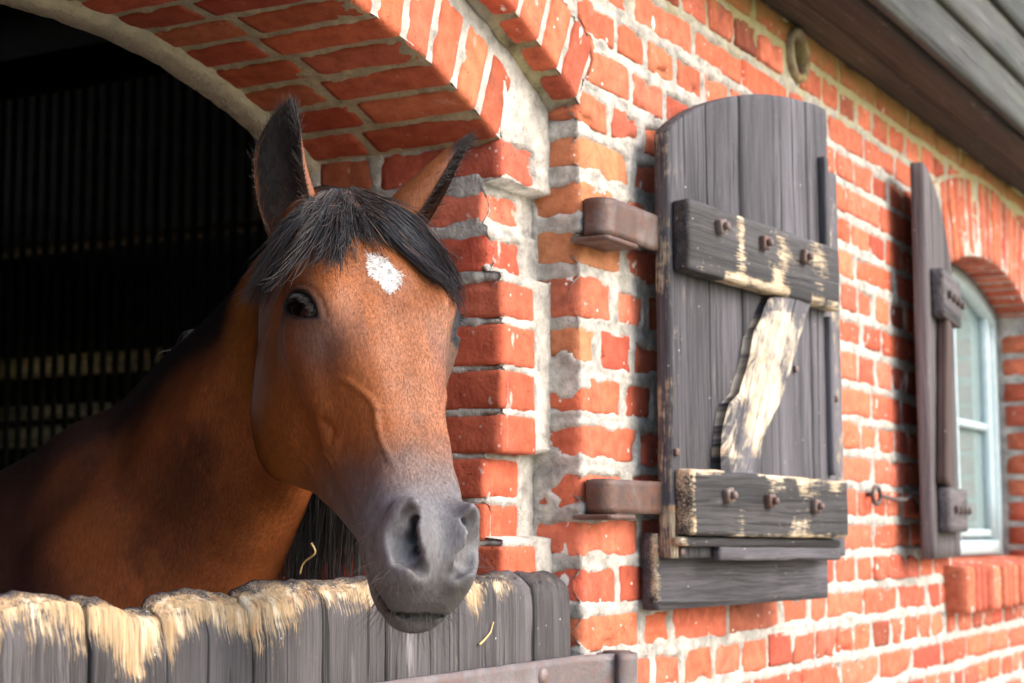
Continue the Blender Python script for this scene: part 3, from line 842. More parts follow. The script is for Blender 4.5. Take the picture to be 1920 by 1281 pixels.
def prism(outline, y0, y1, bevel=0.003):
    """closed 2-D outline (u,z) ccw -> prism between depths y0<y1 (local), returns V(u,y,z), faces list"""
    o = np.asarray(outline, float); n = len(o)
    c = o.mean(0)
    d = o - c; L = np.linalg.norm(d, axis=1, keepdims=True)
    inn = o - d / np.maximum(L, 1e-9) * bevel
    V = np.concatenate([np.c_[inn[:, 0], np.full(n, y0), inn[:, 1]], np.c_[o[:, 0], np.full(n, y0 + bevel), o[:, 1]],
                        np.c_[o[:, 0], np.full(n, y1 - bevel), o[:, 1]], np.c_[inn[:, 0], np.full(n, y1), inn[:, 1]]])
    F = [list(range(n)), list(range(4 * n - 1, 3 * n - 1, -1))]
    for r in range(3):
        for k in range(n):
            F.append([r * n + k, (r + 1) * n + k, (r + 1) * n + (k + 1) % n, r * n + (k + 1) % n])
    return V, F

# ------------------------------------------------------------------ upper door leaf, folded back against the wall
LEAF_O = np.array([2.903, -0.078, 1.408]); AL = math.radians(6)
LU = np.array([math.cos(AL), -math.sin(AL), 0.0]); LN = np.array([math.sin(AL), math.cos(AL), 0.0]); LZ = np.array([0, 0, 1.0])
def leaf_pt(u, d, z): return LEAF_O + LU * u + LN * d + LZ * (z - LEAF_O[2])     # d: depth from the board face, + towards the wall
leaf = thing("door_leaf", "grey weathered half-round topped door leaf of boards, folded back against the brick wall", "door", tuple(leaf_pt(0, 0.03, 1.34)))
LAX = np.array([LU, LN, LZ])
def leaf_top(u): return 2.190 + 0.187 * (1 - ((0.715 - np.clip(u, 0, 0.72)) / 0.715) ** 2.0) ** 0.80
edges = [0.0, 0.148, 0.288, 0.434, 0.598, 0.703, 0.757]
e = Acc(); lr = np.random.default_rng(21)
for i in range(len(edges) - 1):
    u0, u1 = edges[i] + (0.0011 if i else 0), edges[i + 1] - 0.0011
    z0 = 1.408 if i < 5 else 1.404
    ztop = 2.24 if i == 5 else 2.40
    uc, zc = (u0 + u1) / 2, (z0 + ztop) / 2
    hh = (ztop - z0) / 2
    def dfm(V, uc=uc, zc=zc, hh=hh, i=i):
        V = V.copy()
        if i < 5:
            t = (V[:, 2] + hh) / (2 * hh)
            V[:, 2] = -hh + t * (leaf_top(V[:, 0] + uc) - (zc - hh))
        return V
    def bare(V, W, i=i):
        b = np.zeros(len(V))
        if i == 0: b = 0.42 * (np.abs(V[:, 0] + 0.074) < 0.006) * smooth01(noise3(W, 5, 3, 2), -0.1, 0.3) + 0.5 * (V[:, 2] < -0.40) * (V[:, 0] < -0.05)
        if i == 5: b = 0.40 * smooth01(noise3(W, 9, 4, 2), -0.2, 0.4)
        return b
    th = 0.030 if i < 5 else 0.030
    board(e, leaf_pt(uc, 0.015 + (0.0012 * lr.normal() if i < 5 else 0.004), zc), LAX, (u1 - u0, th, 2 * hh), 0.0028, (8, 3, 70), 0.8, bare, None, dfm)
# slim batten along the meeting edge
board(e, leaf_pt(0.658, -0.008, 2.158), LAX, (0.020, 0.020, 0.205), 0.003, (3, 3, 20), 0.6)
board(e, leaf_pt(0.672, -0.006, 1.745), LAX, (0.016, 0.016, 0.34), 0.003, (3, 3, 20), 0.6)
build_wood(e, "board_panel", M_WOOD_SH, leaf)
LAXR = np.array([LZ, LN, LU])                                   # across = z, along = u
def rail(name, u0, u1, z0, z1, slope, depth, bare, mat=M_WOOD_RAIL):
    e = Acc()
    def dfm(V):
        V = V.copy(); V[:, 0] += slope * V[:, 2]; return V
    board(e, leaf_pt((u0 + u1) / 2, -depth / 2 - 0.0005, (z0 + z1) / 2), LAXR, (z1 - z0, depth, u1 - u0), 0.005, (14, 4, 60), 1.6, bare, None, dfm)
    return build_wood(e, name, mat, leaf)
def bare_top(V, W):
    u = V[:, 2] + 0.34; z = V[:, 0]
    b = 0.62 * np.exp(-((u - 0.215) / 0.022) ** 2) + 0.55 * np.exp(-((u - 0.40) / 0.045) ** 2 - ((z - 0.02) / 0.05) ** 2) + 0.66 * np.exp(-((u - 0.56) / 0.05) ** 2 - ((z - 0.025) / 0.05) ** 2)
    b += 0.55 * (z < -0.048) * (u > 0.14) * (u < 0.42) + 0.6 * (z < -0.05) * (u > 0.52) + 0.42 * np.exp(-((u - 0.06) / 0.02) ** 2 - ((z + 0.05) / 0.02) ** 2) + 0.5 * np.exp(-((u - 0.37) / 0.04) ** 2 - ((z + 0.035) / 0.03) ** 2)
    return b
r_top = rail("top_rail", 0.010, 0.672, 1.928, 2.062, -0.012, 0.035, bare_top)
def bare_bot(V, W):
    u = V[:, 2] + 0.34; z = V[:, 0]
    b = 0.75 * smooth01(z, 0.048, 0.062) * ((u < 0.13) | (u > 0.26)) + 0.62 * np.exp(-((u - 0.34) / 0.03) ** 2 - ((z - 0.045) / 0.03) ** 2) + 0.72 * np.exp(-((u - 0.48) / 0.07) ** 2 - ((z - 0.045) / 0.028) ** 2) + 0.6 * np.exp(-((u - 0.62) / 0.04) ** 2 - ((z - 0.05) / 0.03) ** 2)
    b += 0.6 * smooth01(-z, 0.05, 0.06) * (u > 0.15) + 0.5 * np.exp(-((u - 0.19) / 0.02) ** 2 - ((z + 0.02) / 0.03) ** 2) + 0.55 * np.exp(-((u - 0.45) / 0.06) ** 2 - ((z + 0.04) / 0.025) ** 2) + 0.5 * (u < 0.012)
    return b
r_bot = rail("bottom_rail", 0.006, 0.682, 1.446, 1.566, -0.012, 0.037, bare_bot)
def bare_led(V, W): return 0.75 * np.exp(-((V[:, 2] + 0.335) / 0.02) ** 2)
ledge = Acc()
def dl(V): V = V.copy(); V[:, 0] += -0.012 * V[:, 2]; return V
board(ledge, leaf_pt(0.338, -0.0100, 1.4345), LAXR, (0.017, 0.019, 0.684), 0.003, (3, 3, 50), 0.8, bare_led, None, dl)
board(ledge, leaf_pt(0.412, -0.0095, 1.4125), LAXR, (0.026, 0.018, 0.540), 0.003, (3, 3, 40), 0.8, None, None, dl)
build_wood(ledge, "ledge_strip", M_WOOD_SH, leaf)
# diagonal brace, broken and worn pale
outl = [(0.362, 1.922), (0.452, 1.929), (0.553, 1.938), (0.520, 1.895), (0.480, 1.842), (0.432, 1.765), (0.388, 1.705), (0.345, 1.672), (0.306, 1.640), (0.300, 1.60), (0.296, 1.575), (0.22, 1.570), (0.147, 1.566), (0.162, 1.600), (0.170, 1.650), (0.178, 1.697), (0.228, 1.717), (0.262, 1.770), (0.285, 1.83), (0.322, 1.875)]
def fine(o, step=0.008):
    o = np.array(o); R = []
    for i in range(len(o)):
        a, b = o[i], o[(i + 1) % len(o)]; n = max(1, int(np.linalg.norm(b - a) / step))
        R += [a + (b - a) * k / n for k in range(n)]
    return np.array(R)
# mesh the brace as strips across its axis so that the wear can be stored on it
pL = fine([(0.362, 1.922), (0.322, 1.875), (0.285, 1.83), (0.262, 1.770), (0.228, 1.722), (0.182, 1.697), (0.168, 1.650), (0.160, 1.600), (0.147, 1.566), (0.147, 1.5655)], 0.004)[:140]
def resample(P, n):
    P = np.array(P); d = np.r_[0, np.cumsum(np.linalg.norm(np.diff(P, axis=0), axis=1))]
    t = np.linspace(0, d[-1], n); return np.stack([np.interp(t, d, P[:, k]) for k in range(P.shape[1])], 1)
pl = resample([(0.362, 1.922), (0.322, 1.875), (0.285, 1.83), (0.262, 1.770), (0.228, 1.722), (0.182, 1.697), (0.160, 1.650), (0.152, 1.600), (0.150, 1.566)], 70)
pr_ = resample([(0.553, 1.938), (0.520, 1.895), (0.480, 1.842), (0.432, 1.765), (0.395, 1.715), (0.345, 1.672), (0.310, 1.640), (0.302, 1.60), (0.296, 1.566)], 70)
nn = 22; prof_t = np.linspace(0, 1, nn)
rows = []; bare_b = []; gco = []
for i in range(70):
    A_, B_ = pl[i], pr_[i]
    jit = 0.006 * noise3(np.array([[i * 0.02, 0.3, 1.0], [i * 0.02, 5.3, 1.0]]), 12, 3, 2)
    for t in prof_t:
        q = A_ + (B_ - A_) * t
        edge = min(t, 1 - t) * np.linalg.norm(B_ - A_)
        dpt = 0.030 * (1 - max(0, 1 - edge / 0.007) ** 2 * 0.35)
        q = q + (B_ - A_) / np.linalg.norm(B_ - A_) * (jit[0] * (1 - t) + jit[1] * t)
        rows.append((q[0], -dpt, q[1])); s = i / 69
        bare_b.append(0.30 + 0.40 * math.exp(-((s - 0.45) / 0.34) ** 4) + 0.55 * float(noise3(np.array([[q[0], 0.0, q[1]]]), 22, 41, 2)[0]) - 0.30 * (s < 0.10) - 0.25 * (s > 0.93) + 0.35 * math.exp(-((s - 0.15) / 0.12) ** 2 - ((t - 0.35) / 0.25) ** 2) + 0.35 * math.exp(-((s - 0.8) / 0.1) ** 2 - ((t - .6) / .3) ** 2))
        gco.append((q[0] * 0.87 - (q[1] - 1.74) * 0.5 + 3.1, 0, q[0] * 0.5 + (q[1] - 1.74) * 0.87))
rows = np.array(rows); F = grid_faces(70, nn)
back = rows.copy(); back[:, 1] = 0.0005
n0 = len(rows); FF = [f for f in F.tolist()]
ring = [i * nn for i in range(70)] + [69 * nn + k for k in range(1, nn)] + [i * nn + nn - 1 for i in range(68, -1, -1)] + [k for k in range(nn - 2, 0, -1)]
for a_, b_ in zip(ring, ring[1:] + ring[:1]): FF.append([a_, b_, b_ + n0, a_ + n0])
allv = np.r_[rows, back]
W = np.array([leaf_pt(u, d, z) for u, d, z in allv])
W = W + 0.0028 * (np.concatenate([bare_b, bare_b])[:, None] + 0.3) * np.stack([noise3(W, 34, s, 3) for s in (1, 2, 3)], 1)
np_mesh("diagonal_brace", W, np.array(FF), M_WOOD_CHALK, leaf, True, {"gco": ('FLOAT_VECTOR', np.r_[gco, gco]), "bare": ('FLOAT', np.r_[bare_b, bare_b])})
# square nuts with bolt ends, and old nails
def nut(u, z, d, s=0.026, parent=None):
    a = Acc()
    V, F = rbox((s, 0.016, s * 1.05), 0.003, (4, 3, 4)); rr = lr.uniform(-0.25, 0.25)
    V = np.stack([V[:, 0] * math.cos(rr) - V[:, 2] * math.sin(rr), V[:, 1], V[:, 0] * math.sin(rr) + V[:, 2] * math.cos(rr)], 1)
    a.add(V @ LAX + leaf_pt(u, d - 0.006, z), F)
    V, F = tube([(0, 0, 0), (0, -0.010, 0), (0, -0.012, 0)], [0.0075, 0.0075, 0.005], 10)
    a.add(V @ LAX + leaf_pt(u, d - 0.012, z), F)
    return a.build("bolt_nut", M_IRON_BROWN, parent)
for (u, z, p) in ((0.126, 2.028, r_top), (0.306, 2.021, r_top), (0.489, 2.017, r_top)): nut(u, z, -0.035, parent=p)
for (u, z, p) in ((0.132, 1.523, r_bot), (0.304, 1.515, r_bot), (0.508, 1.507, r_bot)): nut(u, z, -0.037, parent=p)
for (u, z) in ((0.515, 1.79), (0.012, 1.60), (0.71, 1.74), (0.025, 1.42)):
    a = Acc(); V, F = rbox((0.014, 0.008, 0.014), 0.003, (3, 3, 3)); a.add(V @ LAX + leaf_pt(u, -0.003, z), F); a.build("nail_head", M_IRON_BROWN, leaf)
# drip board on the outer (now hidden) face, seen below the leaf
e = Acc(); board(e, leaf_pt(0.362, 0.050, 1.384), LAXR, (0.140, 0.036, 0.725), 0.004, (8, 3, 60), 1.0,
                 lambda V, W: 0.62 * smooth01(-V[:, 2], 0.345, 0.362) * (V[:, 1] < 0) * smooth01(V[:, 0], -0.08, -0.02), None, None)
build_wood(e, "drip_board", M_WOOD_SH, leaf)

# strap hinges of the leaf: the eye sits on a pintle at the wall's corner, the strap runs behind the leaf
def strap_path(z0, z1, x_eye, y_eye, r, x_end, y_end):
    pts = []
    for a in np.linspace(math.radians(60), math.radians(300), 22):
        pts.append((x_eye + r * math.cos(a), y_eye + r * math.sin(a)))
    pts += [(x_eye + r * 0.9 + (x_end - x_eye) * t, y_eye - r + (y_end - (y_eye - r)) * t) for t in np.linspace(0.06, 1, 14)]
    return np.array(pts)
def strip(path, z0, z1, th, wob=0.0008):
    p = np.asarray(path); T = np.gradient(p, axis=0); T /= np.linalg.norm(T, axis=1, keepdims=True)
    N = np.stack([T[:, 1], -T[:, 0]], 1)
    a, b = p + N * th / 2, p - N * th / 2
    n = len(p); zs = np.linspace(z0, z1, 7); r = 0.0016
    prof = []
    ring = [(1, z) for z in zs] + [(-1, z) for z in zs[::-1]]
    V = []
    for i in range(n):
        for s, z in ring:
            q = a[i] if s > 0 else b[i]
            V.append((q[0], q[1], z))
    V = np.array(V); V = V + wob * np.stack([noise3(V, 40, s, 2) for s in (1, 2, 3)], 1)
    k = len(ring); F = []
    for i in range(n - 1):
        for j in range(k): F.append([i * k + j, i * k + (j + 1) % k, (i + 1) * k + (j + 1) % k, (i + 1) * k + j])
    m = len(zs)
    for i in (0, n - 1):
        for j in range(m - 1):
            f = [i * k + j, i * k + j + 1, i * k + k - 2 - j, i * k + k - 1 - j]; F.append(f if i else f[::-1])
    return V, np.array(F)
for (z0, z1, nm) in ((1.970, 2.036, 'u'), (1.488, 1.546, 'l')):
    a = Acc(); V, F = strip(strap_path(z0, z1, 2.714, -0.030, 0.026, 3.06, -0.048), z0, z1, 0.007); a.add(V, F)
    a.build("strap_hinge", M_IRON_BROWN, leaf)
for (z, lab) in ((1.962, "upper rusty pintle bracket holding the hinge eye of the folded-back door leaf"), (1.481, "lower rusty pintle bracket holding the hinge eye of the folded-back door leaf")):
    t = thing("hinge_pintle", lab, "hinge", (2.74, -0.02, z), "pintle brackets of the door leaf")
    a = Acc(); V, F = rbox((0.125 if z > 1.8 else 0.10, 0.075, 0.010), 0.003, (8, 6, 2)); V = V + np.array([0.0 if z > 1.8 else -0.012, 0.002, 0]); 
    a.add(V + np.array([2.735, -0.03, z]), F); a.build("plate", M_IRON_BROWN, t)
    V, F = tube([(2.714, -0.030, z), (2.714, -0.030, z + 0.066)], 0.0205, 16); np_mesh("pin", V, F, M_IRON_DARK, t)

# ------------------------------------------------------------------ lower half of the stable door
door = thing("half_door", "low stable half-door of dark weathered planks with a gnawed pale top edge, under the horse", "door", (2.0, 0.03, 0.05))
DY0, DY1 = 0.012, 0.058          # front / back
joints = [1.14, 1.245, 1.358, 1.493, 1.626, 1.792, 1.942, 2.094, 2.248, 2.402, 2.541, 2.674]
TOPF = [(1.1, 1.392), (1.36, 1.390), (1.42, 1.391), (1.475, 1.386), (1.492, 1.379), (1.505, 1.383), (1.545, 1.381), (1.575, 1.368), (1.618, 1.365), (1.632, 1.375), (1.66, 1.384), (1.70, 1.386), (1.74, 1.384), (1.783, 1.379),
        (1.797, 1.384), (1.85, 1.391), (1.935, 1.394), (1.95, 1.392), (2.09, 1.392), (2.2, 1.391), (2.33, 1.389), (2.40, 1.393), (2.415, 1.386), (2.46, 1.390), (2.535, 1.391), (2.60, 1.391), (2.668, 1.389), (2.68, 1.380)]
TOPF = np.array(TOPF)
def door_top(x): return np.interp(x, TOPF[:, 0], TOPF[:, 1])
BARE = [(1.36, 1.350), (1.45, 1.345), (1.49, 1.325), (1.50, 1.33), (1.53, 1.310), (1.57, 1.285), (1.61, 1.305), (1.626, 1.33), (1.63, 1.30), (1.65, 1.335), (1.70, 1.335), (1.74, 1.322), (1.785, 1.318),
        (1.795, 1.318), (1.83, 1.325), (1.88, 1.345), (1.92, 1.365), (1.945, 1.375), (1.97, 1.352), (2.0, 1.350), (2.05, 1.360), (2.12, 1.375), (2.25, 1.385), (2.31, 1.375), (2.335, 1.335), (2.36, 1.33), (2.385, 1.372), (2.402, 1.38), (2.43, 1.345), (2.445, 1.36), (2.47, 1.375), (2.52, 1.395), (2.7, 1.40)]
BARE = np.array(BARE)
e = Acc(); dr = np.random.default_rng(8)
for i in range(len(joints) - 1):
    x0, x1 = joints[i] + (0.0065 if i == 3 else 0.0014), joints[i + 1] - (0.004 if i == 4 else 0.0014)
    xc, w = (x0 + x1) / 2, x1 - x0
    zlo = 0.06
    seg = (max(10, int(w / 0.006)), 9, 110)
    V0, _ = rbox((w, DY1 - DY0, 1.0), 0.005, seg)
    def dfm(V, xc=xc, w=w):
        V = V.copy(); X = V[:, 0] + xc
        t = V[:, 2] + 0.5
        # more rows towards the top
        t = np.where(t < 0.002, t, 1 - (1 - t) ** 1.9 if False else t)
        yf = (V[:, 1] + (DY1 - DY0) / 2) / (DY1 - DY0)
        chew = 0.010 * noise3(np.stack([X, yf * 0.05, 0 * X], 1), 45, 4, 3) + 0.004 * noise3(np.stack([X, yf * 0.05, 0 * X], 1), 110, 5, 2)
        front_drop = (1 - yf) ** 1.6 * (0.016 + 0.012 * noise3(np.stack([X, 0 * X, 0 * X], 1), 14, 7)) 
        edge = np.minimum(V[:, 0] + w / 2, w / 2 - V[:, 0])
        top = door_top(X) + chew * 0.45 - front_drop - 0.004 * np.exp(-edge / 0.004)
        zz = zlo + t * (top - zlo)
        # worn, rounded upper edge
        V[:, 1] += 0.005 * np.exp(-(top - zz) / 0.012) * (1 - yf) ** 2
        V[:, 2] = zz - (zlo + 0.5 * (1.38 - zlo))
        return V
    def bare(V, W):
        bz = np.interp(W[:, 0], BARE[:, 0], BARE[:, 1])
        sp = 0.5 + (W[:, 2] - bz - 0.006 + 0.010 * noise3(np.stack([W[:, 0], 0 * W[:, 0], W[:, 2] * 0.12], 1), 40, 31, 2)) / 0.075
        grey = smooth01(W[:, 2] - door_top(W[:, 0]) + 0.010 * noise3(W, 60, 33, 3), -0.016, 0.0)
        return np.clip(sp, 0, 1.0) * (1 - 0.62 * grey) * (W[:, 1] < DY1 - 0.004)
    A = np.array([[1, 0, 0], [0, 1, 0], [0, 0, 1.0]])
    def seg_bias(V): return V
    # concentrate the grid near the top: rebuild z spacing
    V, F = box_surface(*seg)
    zz = V[:, 2] * 0.5 + 0.5
    zz = 1 - (1 - zz) ** 2.2
    h = np.array([w, DY1 - DY0, 1.0]) / 2
    P = np.stack([np.sign(V[:, 0]) * np.abs(V[:, 0]) ** 0.85 * h[0], V[:, 1] * h[1], (zz - 0.5)], 1)
    r = 0.0022; q = P.copy(); q[:, :2] = np.clip(P[:, :2], -(h[:2] - r), h[:2] - r); d = P - q; L = np.linalg.norm(d, axis=1, keepdims=True)
    P = np.where(L > 1e-9, q + d / np.maximum(L, 1e-9) * np.minimum(L, r), P)
    raw = P.copy()
    P = dfm(P)
    W = P + np.array([xc, (DY0 + DY1) / 2 + 0.0015 * dr.normal(), zlo + 0.5 * (1.38 - zlo)])
    b = bare(P, W)
    grain = noise3(np.stack([W[:, 0], W[:, 1] * 0.3, W[:, 2] * 0.05], 1), 150, 3, 2)
    W[:, 1] += np.where(raw[:, 1] < 0, -0.0009 * grain - 0.0030 * b * grain + 0.0050 * smooth01(b, 0.3, 0.6), 0)
    W = W + 0.0010 * np.stack([noise3(W, 18, s, 2) for s in (1, 2, 3)], 1)
    off = dr.uniform(-9, 9, 3)
    e.V.append(W); e.F.append(F + e.n); e.n += len(W)
    e.A.setdefault("gco", []).append(np.stack([P[:, 0], P[:, 1], P[:, 2]], 1) + off); e.A.setdefault("bare", []).append(b)
build_wood(e, "plank_panel", M_WOOD, door)
# split off sliver beside the second plank joint
# strap hinge across the front, with eye over the pintle on the wall corner
a = Acc()
path = [(1.15, 0.006), (1.8, 0.006), (2.2, 0.006), (2.50, 0.005), (2.66, 0.004), (2.72, -0.022), (2.745, -0.042)]
path = resample(path, 60)
path = np.r_[path, [(2.764 + 0.030 * math.cos(t), -0.030 + 0.030 * math.sin(t)) for t in np.linspace(math.radians(205), math.radians(500), 26)]]
V, F = strip(path, 1.176, 1.2475, 0.009, 0.0012); a.add(V, F)
hs = a.build("strap_hinge", mat_iron("grey_iron", (0.115, 0.10, 0.105), (0.16, 0.10, 0.085), (0.20, 0.195, 0.21)), door)
for x, z in ((2.545, 1.222), (2.285, 1.212), (1.9, 1.21), (1.5, 1.21)):
    a = np.linspace(0, 2 * np.pi, 17)[:-1]
    pf = [(0.0155, 0.0), (0.0150, -0.004), (0.011, -0.0075), (0.005, -0.009), (0.0, -0.0093)]
    V = np.concatenate([np.stack([x + r * np.cos(a), np.full_like(a, 0.0015 + y), z + r * np.sin(a)], 1) for r, y in pf]); n = len(a)
    F = [[i * n + k, i * n + (k + 1) % n, (i + 1) * n + (k + 1) % n, (i + 1) * n + k] for i in range(len(pf) - 1) for k in range(n)]
    np_mesh("rivet", V, np.array(F), M_IRON, hs)
t = thing("hinge_pintle", "lowest rusty pintle bracket, holding the strap hinge of the low half-door", "hinge", (2.764, -0.02, 1.16), "pintle brackets of the half-door")
V, F = rbox((0.11, 0.085, 0.012), 0.003, (8, 6, 2)); np_mesh("plate", V + np.array([2.768, -0.024, 1.1685]), F, M_IRON_BROWN, t)
V, F = tube([(2.764, -0.030, 1.16), (2.764, -0.030, 1.251)], 0.0245, 18); np_mesh("pin", V, F, M_IRON_DARK, t)
# straw caught on the planks
M_STRAW = NT("straw"); M_STRAW.set(Base_Color=(0.55, 0.40, 0.16), Roughness=0.6); M_STRAW = M_STRAW.mat
pts = resample([(2.350, 0.009, 1.283), (2.368, 0.008, 1.290), (2.385, 0.007, 1.300), (2.395, 0.008, 1.316)], 14)
V, F = tube(pts + 0.002 * np.stack([noise3(pts, 60, s) for s in (1, 2, 3)], 1), np.linspace(0.0019, 0.0010, 14), 6)
tag(np_mesh("straw_stalk", V, F, M_STRAW), "short pale straw stalk stuck to the half-door planks right of the horse's chin", "straw")

# ------------------------------------------------------------------ window
win = thing("window", "pale blue arched window with glass panes behind the plum brown shutter", "window", (WIN_C, 0.14, WIN_SILL))
m = NT("pale_blue_paint"); P = m.coord()
m.set(Base_Color=m.mix(m.ramp(m.noise(P, 30, 5), [(0.45, 0), (0.7, 0.6)]), (0.34, 0.45, 0.49), (0.48, 0.55, 0.56)), Roughness=0.5); M_BLUE = m.mat
def arch_bar(R0, R1, y0, y1, half):
    a = np.linspace(-math.asin(half / R1), math.asin(half / R1), 40); V = []
    for R, y in ((R0, y0), (R1, y0), (R1, y1), (R0, y1)):
        V.append(np.stack([WIN_C + R * np.sin(a), np.full_like(a, y), WIN_ZC + R * np.cos(a)], 1))
    V = np.stack(V, 1).reshape(-1, 3); F = grid_faces(40, 4)
    F = np.r_[F, np.array([[i * 4 + 3, (i + 1) * 4 + 3, (i + 1) * 4, i * 4] for i in range(39)])]
    return V, F
fr = Acc()
V, F = arch_bar(WIN_R - 0.055, WIN_R + 0.003, 0.125, 0.185, WIN_HW); fr.add(V, F)
for x in (WIN_C - WIN_HW + 0.03, WIN_C + WIN_HW - 0.03):
    V, F = rbox((0.055, 0.06, 0.86), 0.004, (2, 2, 4)); fr.add(V + np.array([x, 0.155, WIN_SILL + 0.43]), F)
V, F = rbox((1.09, 0.06, 0.05), 0.004, (4, 2, 2)); fr.add(V + np.array([WIN_C, 0.156, WIN_SILL + 0.03]), F)
fr.build("frame", M_BLUE, win)
sh = Acc()
for x in (WIN_C - 0.49, WIN_C - 0.025, WIN_C + 0.025, WIN_C + 0.49):
    V, F = rbox((0.042, 0.04, 0.80), 0.003, (2, 2, 4)); sh.add(V + np.array([x, 0.150, WIN_SILL + 0.46]), F)
for z in (WIN_SILL + 0.078, 1.82):
    for x0 in (WIN_C - 0.258, WIN_C + 0.258):
        V, F = rbox((0.42, 0.03, 0.026), 0.003, (3, 2, 2)); sh.add(V + np.array([x0, 0.152, z]), F)
sh.build("sash", M_BLUE, win)
# glass: mirror-like at this grazing angle, and one can see through it
gm = bpy.data.materials.new("window_glass"); gm.use_nodes = True; nt = gm.node_tree; nt.nodes.clear()
o_ = nt.nodes.new("ShaderNodeOutputMaterial"); mx = nt.nodes.new("ShaderNodeMixShader"); fr_ = nt.nodes.new("ShaderNodeFresnel"); fr_.inputs[0].default_value = 2.4
tr = nt.nodes.new("ShaderNodeBsdfTransparent"); tr.inputs[0].default_value = (0.86, 0.93, 0.91, 1); gl = nt.nodes.new("ShaderNodeBsdfGlossy"); gl.inputs['Roughness'].default_value = 0.03
gl.inputs[0].default_value = (0.92, 0.97, 0.97, 1)
nt.links.new(fr_.outputs[0], mx.inputs[0]); nt.links.new(tr.outputs[0], mx.inputs[1]); nt.links.new(gl.outputs[0], mx.inputs[2]); df = nt.nodes.new('ShaderNodeBsdfDiffuse'); df.inputs[0].default_value = (0.42, 0.56, 0.57, 1); m2 = nt.nodes.new('ShaderNodeMixShader'); m2.inputs[0].default_value = 0.30
nt.links.new(mx.outputs[0], m2.inputs[1]); nt.links.new(df.outputs[0], m2.inputs[2]); nt.links.new(m2.outputs[0], o_.inputs[0])      # pale blue-green diffuse stands in for bright sky reflected in the panes
x = np.linspace(WIN_C - 0.565, WIN_C + 0.565, 30)
V = np.concatenate([np.stack([x, np.full_like(x, 0.160), np.full_like(x, WIN_SILL + 0.04)], 1), np.stack([x, np.full_like(x, 0.160), WIN_ZC + np.sqrt((WIN_R - 0.03) ** 2 - (x - WIN_C) ** 2)], 1)])
F = np.array([[i, i + 1, 30 + i + 1, 30 + i] for i in range(29)])
np_mesh("pane", V, F, gm, win, False)

# shutter of the window, swung back towards the door leaf
PW_H = np.array([5.06, -0.0375, 0.0]); PW_F = np.array([4.56, -0.0975, 0.0])
d_ = (PW_F - PW_H); W_S = np.linalg.norm(d_); SU = d_ / W_S; SN = np.array([SU[1], -SU[0], 0.0])
if SN[1] < 0: SN = -SN                                             # towards the wall
wsh = thing("window_shutter", "plum brown window shutter with a sloping top, seen almost edge-on beside the pale blue window", "shutter", tuple(PW_H + np.array([0, 0.02, 1.385])))
SAX = np.array([SU, SN, LZ])
def s_pt(u, d, z): return PW_H + SU * u + SN * d + LZ * z
def s_top(u): return 2.215 + 0.232 * (1 - ((W_S - u) / W_S) ** 2) ** 0.8
e = Acc(); nb = 4
for i in range(nb):
    u0, u1 = W_S * i / nb + 0.001, W_S * (i + 1) / nb - 0.001; uc = (u0 + u1) / 2
    def dfm(V, uc=uc):
        V = V.copy(); t = V[:, 2] + 0.5; V[:, 2] = -0.5 + t * (s_top(np.clip(V[:, 0] + uc, 0, W_S)) - 1.385); return V
    V, F = rbox((u1 - u0, 0.036, 1.0), 0.003, (8, 3, 20))
    board(e, s_pt(uc, 0.018, 1.385 + 0.5), SAX, (u1 - u0, 0.036, 1.0), 0.003, (8, 3, 24), 0.6, None, None, dfm)
build_wood(e, "board_panel", M_WOOD_PLUM, wsh)
SAXR = np.array([LZ, SN, SU])
for nm, z0, z1 in (("top_rail", 2.035, 2.165), ("bottom_rail", 1.455, 1.575)):
    e = Acc(); board(e, s_pt(W_S / 2 + 0.02, -0.018, (z0 + z1) / 2), SAXR, (z1 - z0, 0.035, W_S - 0.16), 0.004, (6, 3, 20), 0.8); r = build_wood(e, nm, M_WOOD_PLUM, wsh)
    for u in np.linspace(0.12, W_S - 0.14, 4):
        V, F = rbox((0.022, 0.014, 0.022), 0.004, (3, 3, 3)); np_mesh("bolt_head", V @ SAX + s_pt(u, -0.042, (z0 + z1) / 2), F, M_IRON_DARK, r)
e = Acc()
p0, p1 = np.array([W_S - 0.09, 1.575]), np.array([W_S - 0.20, 2.033]); dd = (p1 - p0); Lb = np.linalg.norm(dd); dd /= Lb
BAX = np.array([SU * dd[1] - LZ * dd[0], SN, SU * dd[0] + LZ * dd[1]])
board(e, s_pt((p0[0] + p1[0]) / 2, -0.016, (p0[1] + p1[1]) / 2), BAX, (0.10, 0.031, Lb), 0.004, (5, 3, 20), 0.8); build_wood(e, "diagonal_brace", mat_wood("dark_brown_brace", (0.05, 0.028, 0.024), (0.12, 0.07, 0.06), grain=40, streak=0.2), wsh)
for z in (1.55, 2.08):
    V, F = strip([(5.03, -0.005), (5.08, -0.012), (5.10, -0.002)], z - 0.03, z + 0.03, 0.006); np_mesh("strap_hinge", V, F, M_IRON_DARK, wsh)

